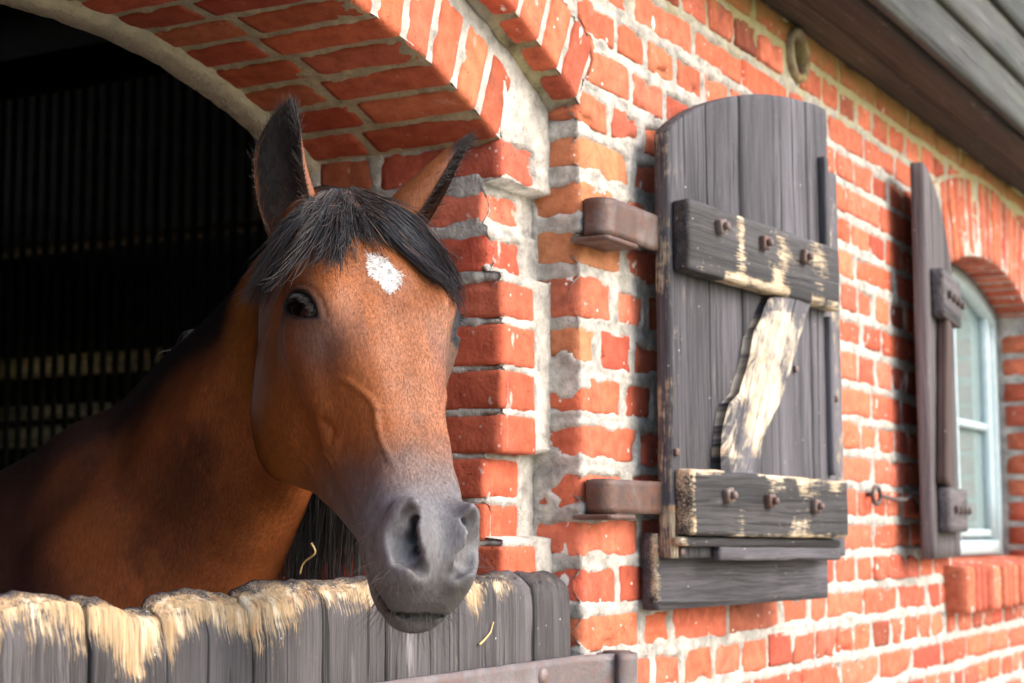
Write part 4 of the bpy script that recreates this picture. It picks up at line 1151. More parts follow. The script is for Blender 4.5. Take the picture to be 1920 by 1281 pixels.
# iron hook hanging on the wall between the two leaves
def wpt(x, z, y): return (x, y, z)
hp = [(4.30, 0.0, 1.548), (4.30, -0.02, 1.548)]
hk = Acc()
V, F = tube([(4.30, 0.005, 1.550), (4.30, -0.02, 1.550)], 0.006, 8); hk.add(V, F)
a = np.linspace(0, 2 * np.pi, 20); V, F = tube(np.stack([4.31 + 0.032 * np.cos(a), np.full_like(a, -0.022), 1.548 + 0.022 * np.sin(a)], 1), 0.0055, 8, False); hk.add(V, F)
V, F = tube(resample([(4.335, -0.024, 1.548), (4.45, -0.026, 1.540), (4.55, -0.026, 1.541), (4.60, -0.03, 1.555), (4.635, -0.035, 1.548), (4.64, -0.036, 1.54)], 20), 0.0055, 8); hk.add(V, F)
tag(hk.build("iron_hook", M_IRON_DARK), "dark iron eye hook hanging on the bricks between the door leaf and the shutter", "hook")
# ------------------------------------------------------------------ ground, yard, stable interior
def simple_mat(name, c1, c2, scale=8, rough=0.9, bump=0.3, bd=0.01):
    m = NT(name); P = m.coord(); n = m.noise(P, scale, 6, 0.6)
    m.set(Base_Color=m.mix(m.ramp(n, [(0.35, 0), (0.68, 1)]), c1, c2), Roughness=rough, Normal=m.bump(n, bump, bd)); return m.mat
def quad(name, x0, x1, y0, y1, z, mat, kind=None, parent=None):
    o = np_mesh(name, [(x0, y0, z), (x1, y0, z), (x1, y1, z), (x0, y1, z)], np.array([[0, 1, 2, 3]]), mat, parent, False)
    if kind: o["kind"] = kind
    return o
m = NT("yard_ground"); P = m.coord(); n = m.noise(P, 0.35, 5, 0.6); n2 = m.noise(P, 25, 5, 0.6)
g = m.mix(m.ramp(n2, [(0.3, 0), (0.7, 1)]), (0.06, 0.09, 0.025), (0.12, 0.15, 0.05))
gr = m.mix(m.ramp(n2, [(0.3, 0), (0.7, 1)]), (0.32, 0.28, 0.22), (0.48, 0.43, 0.36))
y = m.sep(P)[1]
m.set(Base_Color=m.mix(m.ramp(m.math('ADD', m.math('MULTIPLY', y, 0.08), m.math('ADD', m.math('MULTIPLY', n, 0.4), 0.45)), [(0.35, 0), (0.45, 1)]), g, gr), Roughness=0.95, Normal=m.bump(n2, 0.5, 0.02))
quad("ground", -800, 800, -800, 800, -0.01, m.mat, "structure")
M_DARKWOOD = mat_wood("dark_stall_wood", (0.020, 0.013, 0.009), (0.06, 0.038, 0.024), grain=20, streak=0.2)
M_DARK = simple_mat("dark_inner_wall", (0.022, 0.018, 0.015), (0.045, 0.036, 0.03), 3)  # very dark mottled brown for inner walls and ceiling
quad("stable_floor", -1.2, 9.0, 0.115, 7.0, 0.0, simple_mat("straw_litter", (0.10, 0.07, 0.03), (0.22, 0.16, 0.07), 30), "structure")
ia = Acc()
slab(ia, -1.2, -1.0, 0.54, 7.0, 0, 3.2)
slab(ia, -1.0, 5.2, 6.8, 7.0, 0, 3.2); slab(ia, 5.2, 9.0, 6.8, 7.0, 0, 1.2); slab(ia, 7.4, 9.0, 6.8, 7.0, 1.2, 3.2); slab(ia, 5.2, 7.4, 6.8, 7.0, 2.7, 3.2)   # opening added out of view to let daylight onto the ochre boards
# end wall with one unglazed opening
EX = 8.8
oy0, oy1, oz0, oz1 = 4.30, 5.35, 1.30, 2.05
slab(ia, EX, EX + 0.2, 0.54, oy0, 0, 3.2); slab(ia, EX, EX + 0.2, oy1, 6.8, 0, 3.2)
slab(ia, EX, EX + 0.2, oy0, oy1, 0, oz0); slab(ia, EX, EX + 0.2, oy0, oy1, oz1, 3.2)
o = ia.build("stable_inner_wall", M_DARK, None, False); tag(o, "dark inner walls of the stable behind the horse", "wall")
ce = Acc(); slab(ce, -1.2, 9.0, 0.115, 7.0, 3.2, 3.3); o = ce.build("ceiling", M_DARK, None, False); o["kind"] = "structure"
# stall partition: boards below, bars above
PX = 4.4
part = thing("stall_partition", "dark stall partition of upright iron bars in the gloom behind the horse", "partition", (PX, 3.0, 0))
e = Acc(); AYL = np.array([[0, 0, 1.0], [1, 0, 0], [0, 1, 0]])
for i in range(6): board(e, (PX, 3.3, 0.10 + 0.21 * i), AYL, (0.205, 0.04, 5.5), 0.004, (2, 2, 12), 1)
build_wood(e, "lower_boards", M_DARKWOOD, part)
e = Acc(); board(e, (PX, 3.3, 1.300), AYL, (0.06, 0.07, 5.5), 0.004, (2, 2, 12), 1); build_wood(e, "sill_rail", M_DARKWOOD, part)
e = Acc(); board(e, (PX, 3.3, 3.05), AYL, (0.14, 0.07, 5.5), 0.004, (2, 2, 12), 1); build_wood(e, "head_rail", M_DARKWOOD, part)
M_BAR = mat_iron("bar_iron", (0.055, 0.066, 0.066), (0.08, 0.07, 0.06), (0.12, 0.145, 0.145))
for i in range(62):
    yb = 0.75 + i * 0.054
    V, F = tube([(PX, yb, 1.32), (PX, yb, 3.0)], 0.0105, 8, False); np_mesh("bar", V, F, M_BAR, part)
# pale boards of the next stall, lit through the window and the added back opening
pb = thing("stall_boards", "ochre boards and rails of the next stall glimpsed between the dark bars", "boards", (7.9, 6.0, 0))
M_OCHRE = mat_wood("ochre_boards", (0.20, 0.12, 0.045), (0.36, 0.24, 0.09), grain=20, streak=0.3)
for (X_, z, h, y0, y1) in ((6.6, 2.93, 0.05, 1.6, 6.6), (7.9, 2.49, 0.13, 4.4, 6.7), (7.9, 2.21, 0.09, 5.3, 6.7), (7.9, 2.06, 0.13, 5.3, 6.7), (7.9, 1.72, 0.07, 5.7, 6.7)):
    e = Acc(); board(e, (X_, (y0 + y1) / 2, z), AYL, (h, 0.03, y1 - y0), 0.003, (2, 2, 12), 1); build_wood(e, "board", M_OCHRE, pb)
# bush in the sun beyond the opening
def leaf_cloud(cx, cy, cz, rx, ry, rz, n, seed, size=0.05):
    r = np.random.default_rng(seed); V = []; F = []
    u = r.normal(size=(n, 3)); u /= np.linalg.norm(u, axis=1, keepdims=True); rad = r.uniform(0.35, 1, n) ** 0.5
    P = u * rad[:, None] * (rx, ry, rz) * (1 + 0.25 * noise3(u, 2.2, seed)[:, None]) + (cx, cy, cz)
    a = r.normal(size=(n, 3)); a /= np.linalg.norm(a, axis=1, keepdims=True); b = np.cross(a, r.normal(size=(n, 3))); b /= np.linalg.norm(b, axis=1, keepdims=True)
    s = size * r.uniform(0.6, 1.3, n)[:, None]
    V = np.stack([P - a * s, P + b * s * 0.45, P + a * s, P - b * s * 0.45], 1).reshape(-1, 3)
    return V, np.arange(4 * n).reshape(n, 4)
m = NT("leaf_green"); P = m.coord(); m.set(Base_Color=m.mix(m.noise(P, 6, 3), (0.06, 0.14, 0.02), (0.13, 0.24, 0.05)), Roughness=0.5); M_LEAF = m.mat
bush = thing("bush", "sunlit green bush seen small through the opening below the horse's jaw", "bush", (11.5, 6.6, 0))
V, F = leaf_cloud(11.6, 6.6, 1.4, 1.6, 2.4, 1.5, 5200, 3, 0.11); np_mesh("foliage", V, F, M_LEAF, bush, False)
for q in range(4):
    V, F = tube([(11.6 + 0.1 * q, 6.4 + 0.1 * q, 0), (11.4 + 0.3 * (q - 1), 6.2 + 0.4 * q, 1.2)], [0.03, 0.012], 7); np_mesh("stem", V, F, M_DARKWOOD, bush)
# ------------------------------------------------------------------ the horse
# head frame: a from the poll to the lips, n out of the face, l to the horse's left; metres, scaled by HS
HS = 1.08
HM = np.array([[-0.4062468283435605, -0.4090383823984089, 0.8170992082884984],
               [-0.48342194492714224, -0.662615308485986, -0.5720525990876019],
               [-0.7754139137413364, 0.6273982424942826, -0.07144723711543069]])
HO = np.array([1.9720389138848593, -0.02115462098947871, 1.9384927085499684])
HSC = np.array([0.949, 1.24, 0.947])      # proportions of this horse's head
def h2w(q): return HO + HS * ((np.asarray(q, float) * HSC) @ HM.T)
def w2h(p): return ((np.asarray(p, float) - HO) @ HM / HS) / HSC

def smin(a, b, k):
    h = np.maximum(k - np.abs(a - b), 0) / k
    return np.minimum(a, b) - h * h * k * 0.25
def smax(a, b, k): return -smin(-a, -b, k)

# ---- cross-sections of the head: a; n of the top; five (n,l); n of the bottom
HEAD = [
 (-0.060, -0.048, (-0.052, 0.032), (-0.085, 0.060), (-0.120, 0.070), (-0.165, 0.060), (-0.195, 0.038), -0.205),
 (0.000, -0.014, (-0.019, 0.046), (-0.046, 0.080), (-0.115, 0.085), (-0.175, 0.070), (-0.212, 0.042), -0.222),
 (0.060, 0.003, (-0.002, 0.050), (-0.030, 0.087), (-0.105, 0.094), (-0.180, 0.080), (-0.235, 0.046), -0.246),
 (0.120, 0.003, (-0.001, 0.052), (-0.022, 0.091), (-0.085, 0.099), (-0.185, 0.086), (-0.250, 0.050), -0.262),
 (0.180, 0.004, (0.000, 0.058), (-0.014, 0.090), (-0.072, 0.099), (-0.188, 0.088), (-0.256, 0.052), -0.268),
 (0.235, 0.001, (-0.002, 0.053), (-0.019, 0.087), (-0.078, 0.098), (-0.183, 0.086), (-0.248, 0.048), -0.258),
 (0.290, -0.004, (-0.006, 0.046), (-0.025, 0.077), (-0.082, 0.091), (-0.165, 0.078), (-0.222, 0.042), -0.230),
 (0.350, -0.010, (-0.012, 0.040), (-0.032, 0.065), (-0.082, 0.079), (-0.145, 0.064), (-0.190, 0.036), -0.196),
 (0.420, -0.016, (-0.019, 0.037), (-0.038, 0.055), (-0.079, 0.063), (-0.124, 0.050), (-0.160, 0.030), -0.165),
 (0.480, -0.017, (-0.021, 0.036), (-0.039, 0.053), (-0.074, 0.058), (-0.110, 0.047), (-0.136, 0.028), -0.140),
 (0.535, -0.018, (-0.023, 0.034), (-0.040, 0.055), (-0.071, 0.060), (-0.103, 0.049), (-0.128, 0.029), -0.132),
 (0.580, -0.023, (-0.027, 0.034), (-0.043, 0.054), (-0.070, 0.058), (-0.099, 0.048), (-0.122, 0.030), -0.126),
 (0.612, -0.036, (-0.039, 0.030), (-0.050, 0.046), (-0.072, 0.050), (-0.098, 0.042), (-0.116, 0.028), -0.119),
 (0.634, -0.056, (-0.058, 0.022), (-0.066, 0.034), (-0.080, 0.038), (-0.096, 0.032), (-0.107, 0.020), -0.109),
 (0.647, -0.080, (-0.081, 0.007), (-0.083, 0.010), (-0.087, 0.011), (-0.091, 0.010), (-0.094, 0.006), -0.095),
]
def cr_spline(T, P, t):
    """cubic Hermite with finite-difference tangents (non-uniform)"""
    T = np.asarray(T, float); P = np.asarray(P, float)
    m = np.gradient(P, T, axis=0)
    i = np.clip(np.searchsorted(T, t, side='right') - 1, 0, len(T) - 2)
    h = (T[i + 1] - T[i]); s = ((t - T[i]) / h)
    sh = (-1,) + (1,) * (P.ndim - 1); s = s.reshape(sh); h = h.reshape(sh)
    return (2 * s**3 - 3 * s**2 + 1) * P[i] + (s**3 - 2 * s**2 + s) * h * m[i] + (-2 * s**3 + 3 * s**2) * P[i + 1] + (s**3 - s**2) * h * m[i + 1]
_T = np.array([r[0] for r in HEAD])
_P = np.array([[(r[1], 0.0), *r[2:7], (r[7], 0.0)] for r in HEAD])          # (stations, 7, 2)
def section(a):
    P = cr_spline(_T, _P, np.array([a]))[0]
    Q = np.vstack([[P[1, 0], -P[1, 1]], P, [P[5, 0], -P[5, 1]]])             # mirror ends for tangents
    u = np.arange(len(Q)); t = np.linspace(1, len(Q) - 2, 43)
    R = cr_spline(u, Q, t); R[0, 1] = R[-1, 1] = 0; R[:, 1] = np.maximum(R[:, 1], 0)
    return R

def poly_sdf(R, N, L):
    """signed distance in the (n,l>=0) half plane to the open profile R closed along l=0"""
    d2 = np.full(N.shape, 1e9); inside = np.zeros(N.shape, bool)
    for i in range(len(R) - 1):
        ax, ay = R[i]; bx, by = R[i + 1]; ex, ey = bx - ax, by - ay
        t = np.clip(((N - ax) * ex + (L - ay) * ey) / (ex * ex + ey * ey + 1e-12), 0, 1)
        d2 = np.minimum(d2, (N - ax - t * ex) ** 2 + (L - ay - t * ey) ** 2)
        c = ((ax > N) != (bx > N)) & (L < ay + (N - ax) / (ex + 1e-12) * ey)
        inside ^= c
    d = np.sqrt(d2)
    return np.where(inside, -d, d)

def axis_steps(lo, f0, f1, hi, fine, grow=1.12, mx=0.03):
    mid = np.arange(f0, f1 + fine * 0.5, fine)
    up_, x, s = [], mid[-1], fine
    while x < hi: s = min(s * grow, mx); x += s; up_.append(x)
    dn, x, s = [], f0, fine
    while x > lo: s = min(s * grow, mx); x -= s; dn.append(x)
    return np.r_[dn[::-1], mid, up_]

# ---- neck and shoulders: (top point, bottom point, half width) in world space
NECK = [
 ((2.100, 0.175, 1.933), (2.06, 0.111, 1.569), 0.062),
 ((2.130, 0.251, 1.901), (2.09, 0.151, 1.536), 0.072),
 ((2.160, 0.340, 1.843), (2.12, 0.201, 1.494), 0.086),
 ((2.190, 0.416, 1.803), (2.14, 0.249, 1.449), 0.104),
 ((2.240, 0.556, 1.735), (2.17, 0.315, 1.367), 0.132),
 ((2.280, 0.689, 1.653), (2.19, 0.38, 1.278), 0.165),
 ((2.290, 0.801, 1.619), (2.2, 0.476, 1.17), 0.205),
 ((2.300, 0.930, 1.561), (2.21, 0.52, 1.03), 0.235),
 ((2.300, 1.120, 1.500), (2.24, 0.76, 0.93), 0.262),
 ((2.300, 1.350, 1.450), (2.28, 1.18, 0.88), 0.275),
]
def build_field():
    A = axis_steps(-0.75, -0.075, 0.665, 0.70, 0.0026)
    Nn = axis_steps(-1.10, -0.290, 0.030, 0.06, 0.0026)
    Ll = axis_steps(-0.62, -0.118, 0.118, 0.30, 0.0026)
    return A, Nn, Ll

def upsample(src_axes, f, dst_axes):
    for k in range(3):
        s, d = src_axes[k], dst_axes[k]
        i = np.clip(np.searchsorted(s, d, side='right') - 1, 0, len(s) - 2)
        w = np.clip((d - s[i]) / (s[i + 1] - s[i]), 0, 1).astype(np.float32)
        sh = [1, 1, 1]; sh[k] = -1; w = w.reshape(sh)
        f = np.take(f, i, axis=k) * (1 - w) + np.take(f, i + 1, axis=k) * w
    return f

def neck_field(A, Nn, Ll):
    """tube of ellipses along the neck, sampled on a coarse grid in the head frame"""
    st = np.arange(len(NECK)); tt = np.linspace(0, len(NECK) - 1, 34)
    D = cr_spline(st, np.array([s[0] for s in NECK]), tt); V = cr_spline(st, np.array([s[1] for s in NECK]), tt)
    Wd = cr_spline(st, np.array([[s[2]] for s in NECK]), tt)[:, 0]
    D, V = w2h(D), w2h(V); Wd = Wd / HS
    C = (D + V) / 2; H = np.linalg.norm(D - V, axis=1) / 2; ed = (D - V) / (2 * H[:, None])
    tan = np.gradient(C, axis=0); tan -= (tan * ed).sum(1, keepdims=True) * ed; tan /= np.linalg.norm(tan, axis=1, keepdims=True)
    el = np.cross(ed, tan)
    a, n, l = [np.arange(x[0], x[-1] + 0.013, 0.013) for x in (A, Nn, Ll)]
    P = np.stack(np.meshgrid(a, n, l, indexing='ij'), -1).astype(np.float32)
    best = np.full(P.shape[:3], 1e3, np.float32)
    for i in range(len(C) - 1):
        seg = C[i + 1] - C[i]; L2 = seg @ seg
        q = P - C[i].astype(np.float32)
        t = np.clip((q @ seg.astype(np.float32)) / L2, 0, 1)[..., None]
        r = q - t * seg.astype(np.float32)
        e1 = ed[i] * (1 - t) + ed[i + 1] * t; e2 = el[i] * (1 - t) + el[i + 1] * t; e3 = tan[i] * (1 - t) + tan[i + 1] * t
        h = H[i] * (1 - t[..., 0]) + H[i + 1] * t[..., 0]; w = Wd[i] * (1 - t[..., 0]) + Wd[i + 1] * t[..., 0]
        x = (r * e1).sum(-1); yv = (r * e2).sum(-1); zv = (r * e3).sum(-1)
        # egg-shaped: narrower towards the crest
        wx = w * (1 - 0.34 * np.clip(x / h, -1, 1) - 0.10 * np.clip(x / h, -1, 1) ** 2)
        k0 = np.sqrt((x / h) ** 2 + (yv / wx) ** 2 + (zv / w) ** 2)
        best = np.minimum(best, (k0 - 1) * np.minimum(h, w) * 0.9)
    # soften the little creases between the segments
    for ax in range(3):
        b = best.copy()
        sl = [slice(None)] * 3
        lo, hi, mi = list(sl), list(sl), list(sl); lo[ax] = slice(0, -2); hi[ax] = slice(2, None); mi[ax] = slice(1, -1)
        b[tuple(mi)] = 0.25 * best[tuple(lo)] + 0.5 * best[tuple(mi)] + 0.25 * best[tuple(hi)]
        best = b
    return upsample((a, n, l), best, (A, Nn, Ll))

class Field:
    def __init__(self, axes, f): self.ax = axes; self.f = f
    def sub(self, lo, hi):
        ix = []
        for k in range(3):
            i0, i1 = np.searchsorted(self.ax[k], (lo[k], hi[k])); ix.append(slice(max(0, i0 - 1), i1 + 1))
        c = [self.ax[k][ix[k]].astype(np.float32).reshape([-1 if j == k else 1 for j in range(3)]) for k in range(3)]
        return tuple(ix), c
    def op(self, mode, fn, cen, ext, k, mirror=True):
        """fn(a,n,l)->sdf, l>=0 side when mirrored"""
        for sg in ((1, -1) if mirror else (1,)):
            c = np.array(cen, float) * (1, 1, sg); e = np.array(ext) + k + 0.006
            ix, (a, n, l) = self.sub(c - e, c + e)
            g = fn(a, n, l * sg)
            f = self.f[ix]
            self.f[ix] = {'add': lambda: smin(f, g, k), 'sub': lambda: smax(f, -g, k)}[mode]()
def ell(c, r, rot=None):
    c = np.array(c, float); r = np.array(r, float)
    def fn(a, n, l):
        x, y, z = a - c[0], n - c[1], l - c[2]
        if rot is not None:
            R = rot; x, y, z = R[0][0] * x + R[0][1] * y + R[0][2] * z, R[1][0] * x + R[1][1] * y + R[1][2] * z, R[2][0] * x + R[2][1] * y + R[2][2] * z
        k0 = np.sqrt((x / r[0]) ** 2 + (y / r[1]) ** 2 + (z / r[2]) ** 2)
        k1 = np.sqrt((x / r[0] ** 2) ** 2 + (y / r[1] ** 2) ** 2 + (z / r[2] ** 2) ** 2)
        return k0 * (k0 - 1) / np.maximum(k1, 1e-6)
    return fn
def cone(p, q, r0, r1):
    p = np.array(p, float); q = np.array(q, float); d = q - p; L2 = d @ d
    def fn(a, n, l):
        t = np.clip(((a - p[0]) * d[0] + (n - p[1]) * d[1] + (l - p[2]) * d[2]) / L2, 0, 1)
        return np.sqrt((a - p[0] - t * d[0]) ** 2 + (n - p[1] - t * d[1]) ** 2 + (l - p[2] - t * d[2]) ** 2) - (r0 + (r1 - r0) * t)
    return fn
def rot_an(deg, tilt=0.0):
    """local x axis at deg from +a towards +n"""
    c, s = math.cos(math.radians(deg)), math.sin(math.radians(deg))
    return np.array([[c, s, 0], [-s, c, 0], [0, 0, 1.0]])

#@EYE
EYE_C, EYE_R = np.array([0.2200, -0.0500, 0.0775]), 0.0340
EYE_N = np.array([0.22, 0.58, 0.78]); EYE_N /= np.linalg.norm(EYE_N)
EYE_U = np.array([0.0745, 0.030, -0.016]); EYE_U -= EYE_N * (EYE_U @ EYE_N); EYE_U /= np.linalg.norm(EYE_U)
EYE_V = np.cross(EYE_N, EYE_U)
EYE_U, EYE_V = EYE_U * math.cos(0.14) + EYE_V * math.sin(0.14), EYE_V * math.cos(0.14) - EYE_U * math.sin(0.14)
MOUTH = [(0.550, -0.097, 0.057), (0.580, -0.098, 0.054), (0.603, -0.097, 0.049), (0.622, -0.0910, 0.038), (0.6355, -0.0880, 0.022), (0.6415, -0.0870, 0.0)]
def shape_head(F):
    add = lambda fn, c, e, k, mirror=True: F.op('add', fn, c, e, k, mirror)
    sub = lambda fn, c, e, k, mirror=True: F.op('sub', fn, c, e, k, mirror)
    # masseter, jaw ramus
    add(ell((0.205, -0.165, 0.052), (0.098, 0.092, 0.046)), (0.205, -0.165, 0.052), (0.10, 0.1, 0.05), 0.03)
    # zygomatic arch and brow
    add(cone((0.150, -0.040, 0.088), (0.222, -0.018, 0.076), 0.010, 0.010), (0.185, -0.027, 0.083), (0.06, 0.03, 0.03), 0.03)
    add(cone((0.245, -0.062, 0.090), (0.385, -0.088, 0.062), 0.012, 0.007), (0.315, -0.078, 0.075), (0.09, 0.035, 0.035), 0.024)
    # hollow above the eye, hollow in front of it, hollow under the facial crest
    sub(ell((0.118, -0.008, 0.094), (0.034, 0.020, 0.016)), (0.118, -0.008, 0.094), (0.04, 0.03, 0.03), 0.024)
    sub(ell((0.375, -0.128, 0.091), (0.055, 0.026, 0.022)), (0.375, -0.125, 0.088), (0.07, 0.04, 0.03), 0.028)
    # nostril: flared wings, deep comma-shaped opening
    add(ell((0.588, -0.036, 0.036), (0.044, 0.024, 0.017), rot_an(-25)), (0.588, -0.036, 0.036), (0.06, 0.045, 0.03), 0.026)
    NO = np.array([0.004, 0.005, -0.010])
    for p, q, r0, r1 in (((0.562, -0.010, 0.046), (0.556, -0.026, 0.054), 0.005, 0.0065), ((0.556, -0.026, 0.054), (0.568, -0.049, 0.059), 0.0065, 0.0085),
                         ((0.568, -0.049, 0.059), (0.598, -0.060, 0.051), 0.0085, 0.008), ((0.598, -0.060, 0.051), (0.624, -0.056, 0.032), 0.008, 0.006)):
        p = np.array(p) + NO; q = np.array(q) + NO; c = (p + q) / 2; add(cone(p, q, r0, r1), c, np.abs(p - q) / 2 + 0.01, 0.012)
    for p, q, r0, r1 in (((0.571, -0.014, 0.0525), (0.587, -0.030, 0.057), 0.0060, 0.0120), ((0.587, -0.030, 0.057), (0.603, -0.040, 0.049), 0.0120, 0.0110),
                         ((0.603, -0.040, 0.049), (0.620, -0.045, 0.032), 0.0100, 0.0035), ((0.577, -0.019, 0.050), (0.556, -0.036, 0.026), 0.0055, 0.0045), ((0.592, -0.032, 0.050), (0.566, -0.046, 0.024), 0.0070, 0.0055), ((0.606, -0.041, 0.042), (0.582, -0.052, 0.022), 0.0055, 0.004)):
        p = np.array(p) + NO; q = np.array(q) + NO; c = (p + q) / 2; sub(cone(p, q, r0, r1), c, np.abs(p - q) / 2 + 0.014, 0.012)
    # chin, lips, mouth
    add(ell((0.580, -0.116, 0.0), (0.036, 0.018, 0.030)), (0.580, -0.116, 0), (0.04, 0.03, 0.035), 0.018, False)
    add(ell((0.625, -0.104, 0.0), (0.018, 0.014, 0.030)), (0.625, -0.104, 0), (0.03, 0.02, 0.035), 0.012, False)
    for i in range(len(MOUTH) - 1):
        p, q = np.array(MOUTH[i]), np.array(MOUTH[i + 1]); c = (p + q) / 2
        sub(cone(p, q, 0.0044, 0.0044), c, np.abs(p - q) / 2 + 0.008, 0.006)
    # eye: orbit, lids, almond opening
    add(ell(EYE_C, (EYE_R * 1.6, EYE_R * 1.25, EYE_R + 0.002)), EYE_C, (0.045, 0.04, 0.03), 0.03)
    add(ell(EYE_C, (EYE_R + 0.0040,) * 3), EYE_C, (0.03, 0.03, 0.03), 0.006)
    def almond(a, n, l):
        x, y, z = a - EYE_C[0], n - EYE_C[1], l - EYE_C[2]
        u = EYE_U[0] * x + EYE_U[1] * y + EYE_U[2] * z; v = EYE_V[0] * x + EYE_V[1] * y + EYE_V[2] * z; w = EYE_N[0] * x + EYE_N[1] * y + EYE_N[2] * z
        u = (u + 0.008) / 1.30; v = v / 0.98 + 0.06 * u
        d = np.maximum(np.sqrt(u ** 2 + (v + 0.0198) ** 2) - 0.0343, np.sqrt(u ** 2 + (v - 0.0321) ** 2) - 0.0426)
        return np.maximum(d, 0.005 - w)
    sub(almond, EYE_C + np.array([0, 0.008, 0.012]), (0.045, 0.042, 0.036), 0.003)

def surface_nets(axes, f):
    s = f < 0
    c = np.zeros((s.shape[0] - 1, s.shape[1] - 1, s.shape[2] - 1), np.uint8)
    offs = [(i, j, k) for i in (0, 1) for j in (0, 1) for k in (0, 1)]
    for (i, j, k) in offs: c += s[i:s.shape[0] - 1 + i, j:s.shape[1] - 1 + j, k:s.shape[2] - 1 + k]
    cell = np.argwhere((c > 0) & (c < 8)); del c
    I, J, K = cell.T
    vals = np.stack([f[I + i, J + j, K + k] for (i, j, k) in offs], 1)
    pos = np.array(offs, float)
    acc = np.zeros((len(cell), 3)); cnt = np.zeros(len(cell))
    for a in range(8):
        for b in range(a + 1, 8):
            if np.abs(pos[a] - pos[b]).sum() != 1: continue
            va, vb = vals[:, a], vals[:, b]; m = (va < 0) != (vb < 0)
            t = np.where(m, va / np.where(m, va - vb, 1), 0)
            acc += np.where(m[:, None], pos[a] + t[:, None] * (pos[b] - pos[a]), 0); cnt += m
    loc = acc / cnt[:, None]
    V = np.stack([axes[k][cell[:, k]] + loc[:, k] * (axes[k][cell[:, k] + 1] - axes[k][cell[:, k]]) for k in range(3)], 1)
    sh = np.array(s.shape) - 1
    key = (I * sh[1] + J) * sh[2] + K                                # sorted already
    faces = []
    def look(i, j, k):
        q = (i * sh[1] + j) * sh[2] + k; r = np.searchsorted(key, q); return r
    for ax in range(3):
        a = [slice(None)] * 3; b = [slice(None)] * 3; a[ax] = slice(0, -1); b[ax] = slice(1, None)
        e = np.argwhere(s[tuple(a)] != s[tuple(b)])
        u, v = (ax + 1) % 3, (ax + 2) % 3
        ok = (e[:, u] > 0) & (e[:, v] > 0) & (e[:, u] < sh[u]) & (e[:, v] < sh[v]); e = e[ok]
        sg = s[e[:, 0], e[:, 1], e[:, 2]]
        q = []
        for du, dv in ((1, 1), (0, 1), (0, 0), (1, 0)):
            ee = e.copy(); ee[:, u] -= du; ee[:, v] -= dv; q.append(look(*ee.T))
        q = np.stack(q, 1); q[~sg] = q[~sg][:, ::-1]; faces.append(q)
    return V, np.concatenate(faces)

def make_body():
    A, Nn, Ll = build_field()
    f = neck_field(A, Nn, Ll).astype(np.float32)
    # head by slices on a 4 mm half grid
    a = np.arange(-0.060, 0.6475, 0.004); n = np.arange(-0.33, 0.06, 0.004); l = np.arange(0, 0.17, 0.004)
    N_, L_ = np.meshgrid(n, l, indexing='ij')
    hd = np.stack([poly_sdf(section(x), N_, L_) for x in a]).astype(np.float32)
    hd = np.concatenate([hd[:, :, :0:-1], hd], 2); l2 = np.r_[-l[:0:-1], l]
    F = Field((A, Nn, Ll), f)
    ix, _ = F.sub((-0.056, -0.325, -0.16), (0.64, 0.05, 0.16))
    up_ = upsample((a, n, l2), hd, (A[ix[0]], Nn[ix[1]], Ll[ix[2]]))
    # beyond the last slice: outside
    aa_ = A[ix[0]].reshape(-1, 1, 1)
    up_ = np.where((aa_ > 0.645), np.maximum(up_, (aa_ - 0.645).astype(np.float32)), up_)
    up_ = np.where((aa_ < -0.05), np.maximum(up_, (-0.05 - aa_).astype(np.float32)), up_)
    H = np.full(f.shape, 0.3, np.float32); H[ix] = up_
    FH = Field((A, Nn, Ll), H); shape_head(FH)
    f = smin(f, FH.f, 0.028)
    V, Q = surface_nets((A, Nn, Ll), f)
    return V, Q
HV, HF = make_body()
print("horse surface", len(HV), len(HF))
#@PREVIEW
# ------------------------------------------------------------------ finish of the body: relief, colours, ears, trunk, legs
def vnormals(V, F):
    n = np.zeros_like(V)
    fn = np.cross(V[F[:, 2]] - V[F[:, 0]], V[F[:, 3]] - V[F[:, 1]])
    for k in range(4): np.add.at(n, F[:, k], fn)
    return n / np.maximum(np.linalg.norm(n, axis=1, keepdims=True), 1e-12)
def seg_dist(P, path):
    path = np.asarray(path, float); best = np.full(len(P), 9.0); par = np.zeros(len(P))
    for i in range(len(path) - 1):
        d = path[i + 1] - path[i]; t = np.clip(((P - path[i]) @ d) / (d @ d), 0, 1)
        r = np.linalg.norm(P - path[i] - t[:, None] * d, axis=1); m = r < best
        best[m] = r[m]; par[m] = (i + t[m]) / (len(path) - 1)
    return best, par
def smooth_path(P, n=40):
    P = np.array(P, float); return cr_spline(np.arange(len(P)), P, np.linspace(0, len(P) - 1, n))
W = h2w(HV)
NRM = vnormals(W, HF)
if (NRM * (W - W.mean(0))).sum() < 0: NRM = -NRM; HF = HF[:, ::-1]
q = HV.copy(); al = np.abs(q[:, 2]); qm = np.stack([q[:, 0], q[:, 1], al], 1)
head_w = smooth01(-seg_dist(W, [h2w((-0.02, -0.10, 0)), h2w((0.25, -0.12, 0)), h2w((0.62, -0.06, 0))])[0], -0.275, -0.215)
disp = np.zeros(len(W))
def ridge(path, h, w, mirror=True, fade=True):
    d, t = seg_dist(qm if mirror else q, smooth_path(path)); 
    return h * np.exp(-(d / w) ** 2) * (np.sin(np.pi * np.clip(t, 0.04, 0.96)) ** 0.5 if fade else 1)
_eu = (qm - EYE_C) @ EYE_U; _ev = (qm - EYE_C) @ EYE_V; _u = (_eu + 0.008) / 1.30; _v = _ev / 0.98 + 0.06 * _u
da_e = np.maximum(np.sqrt(_u ** 2 + (_v + 0.0198) ** 2) - 0.0343, np.sqrt(_u ** 2 + (_v - 0.0321) ** 2) - 0.0426)
ne_e = (np.linalg.norm(qm - EYE_C, axis=1) < 0.075) & ((qm - EYE_C) @ EYE_N > 0)
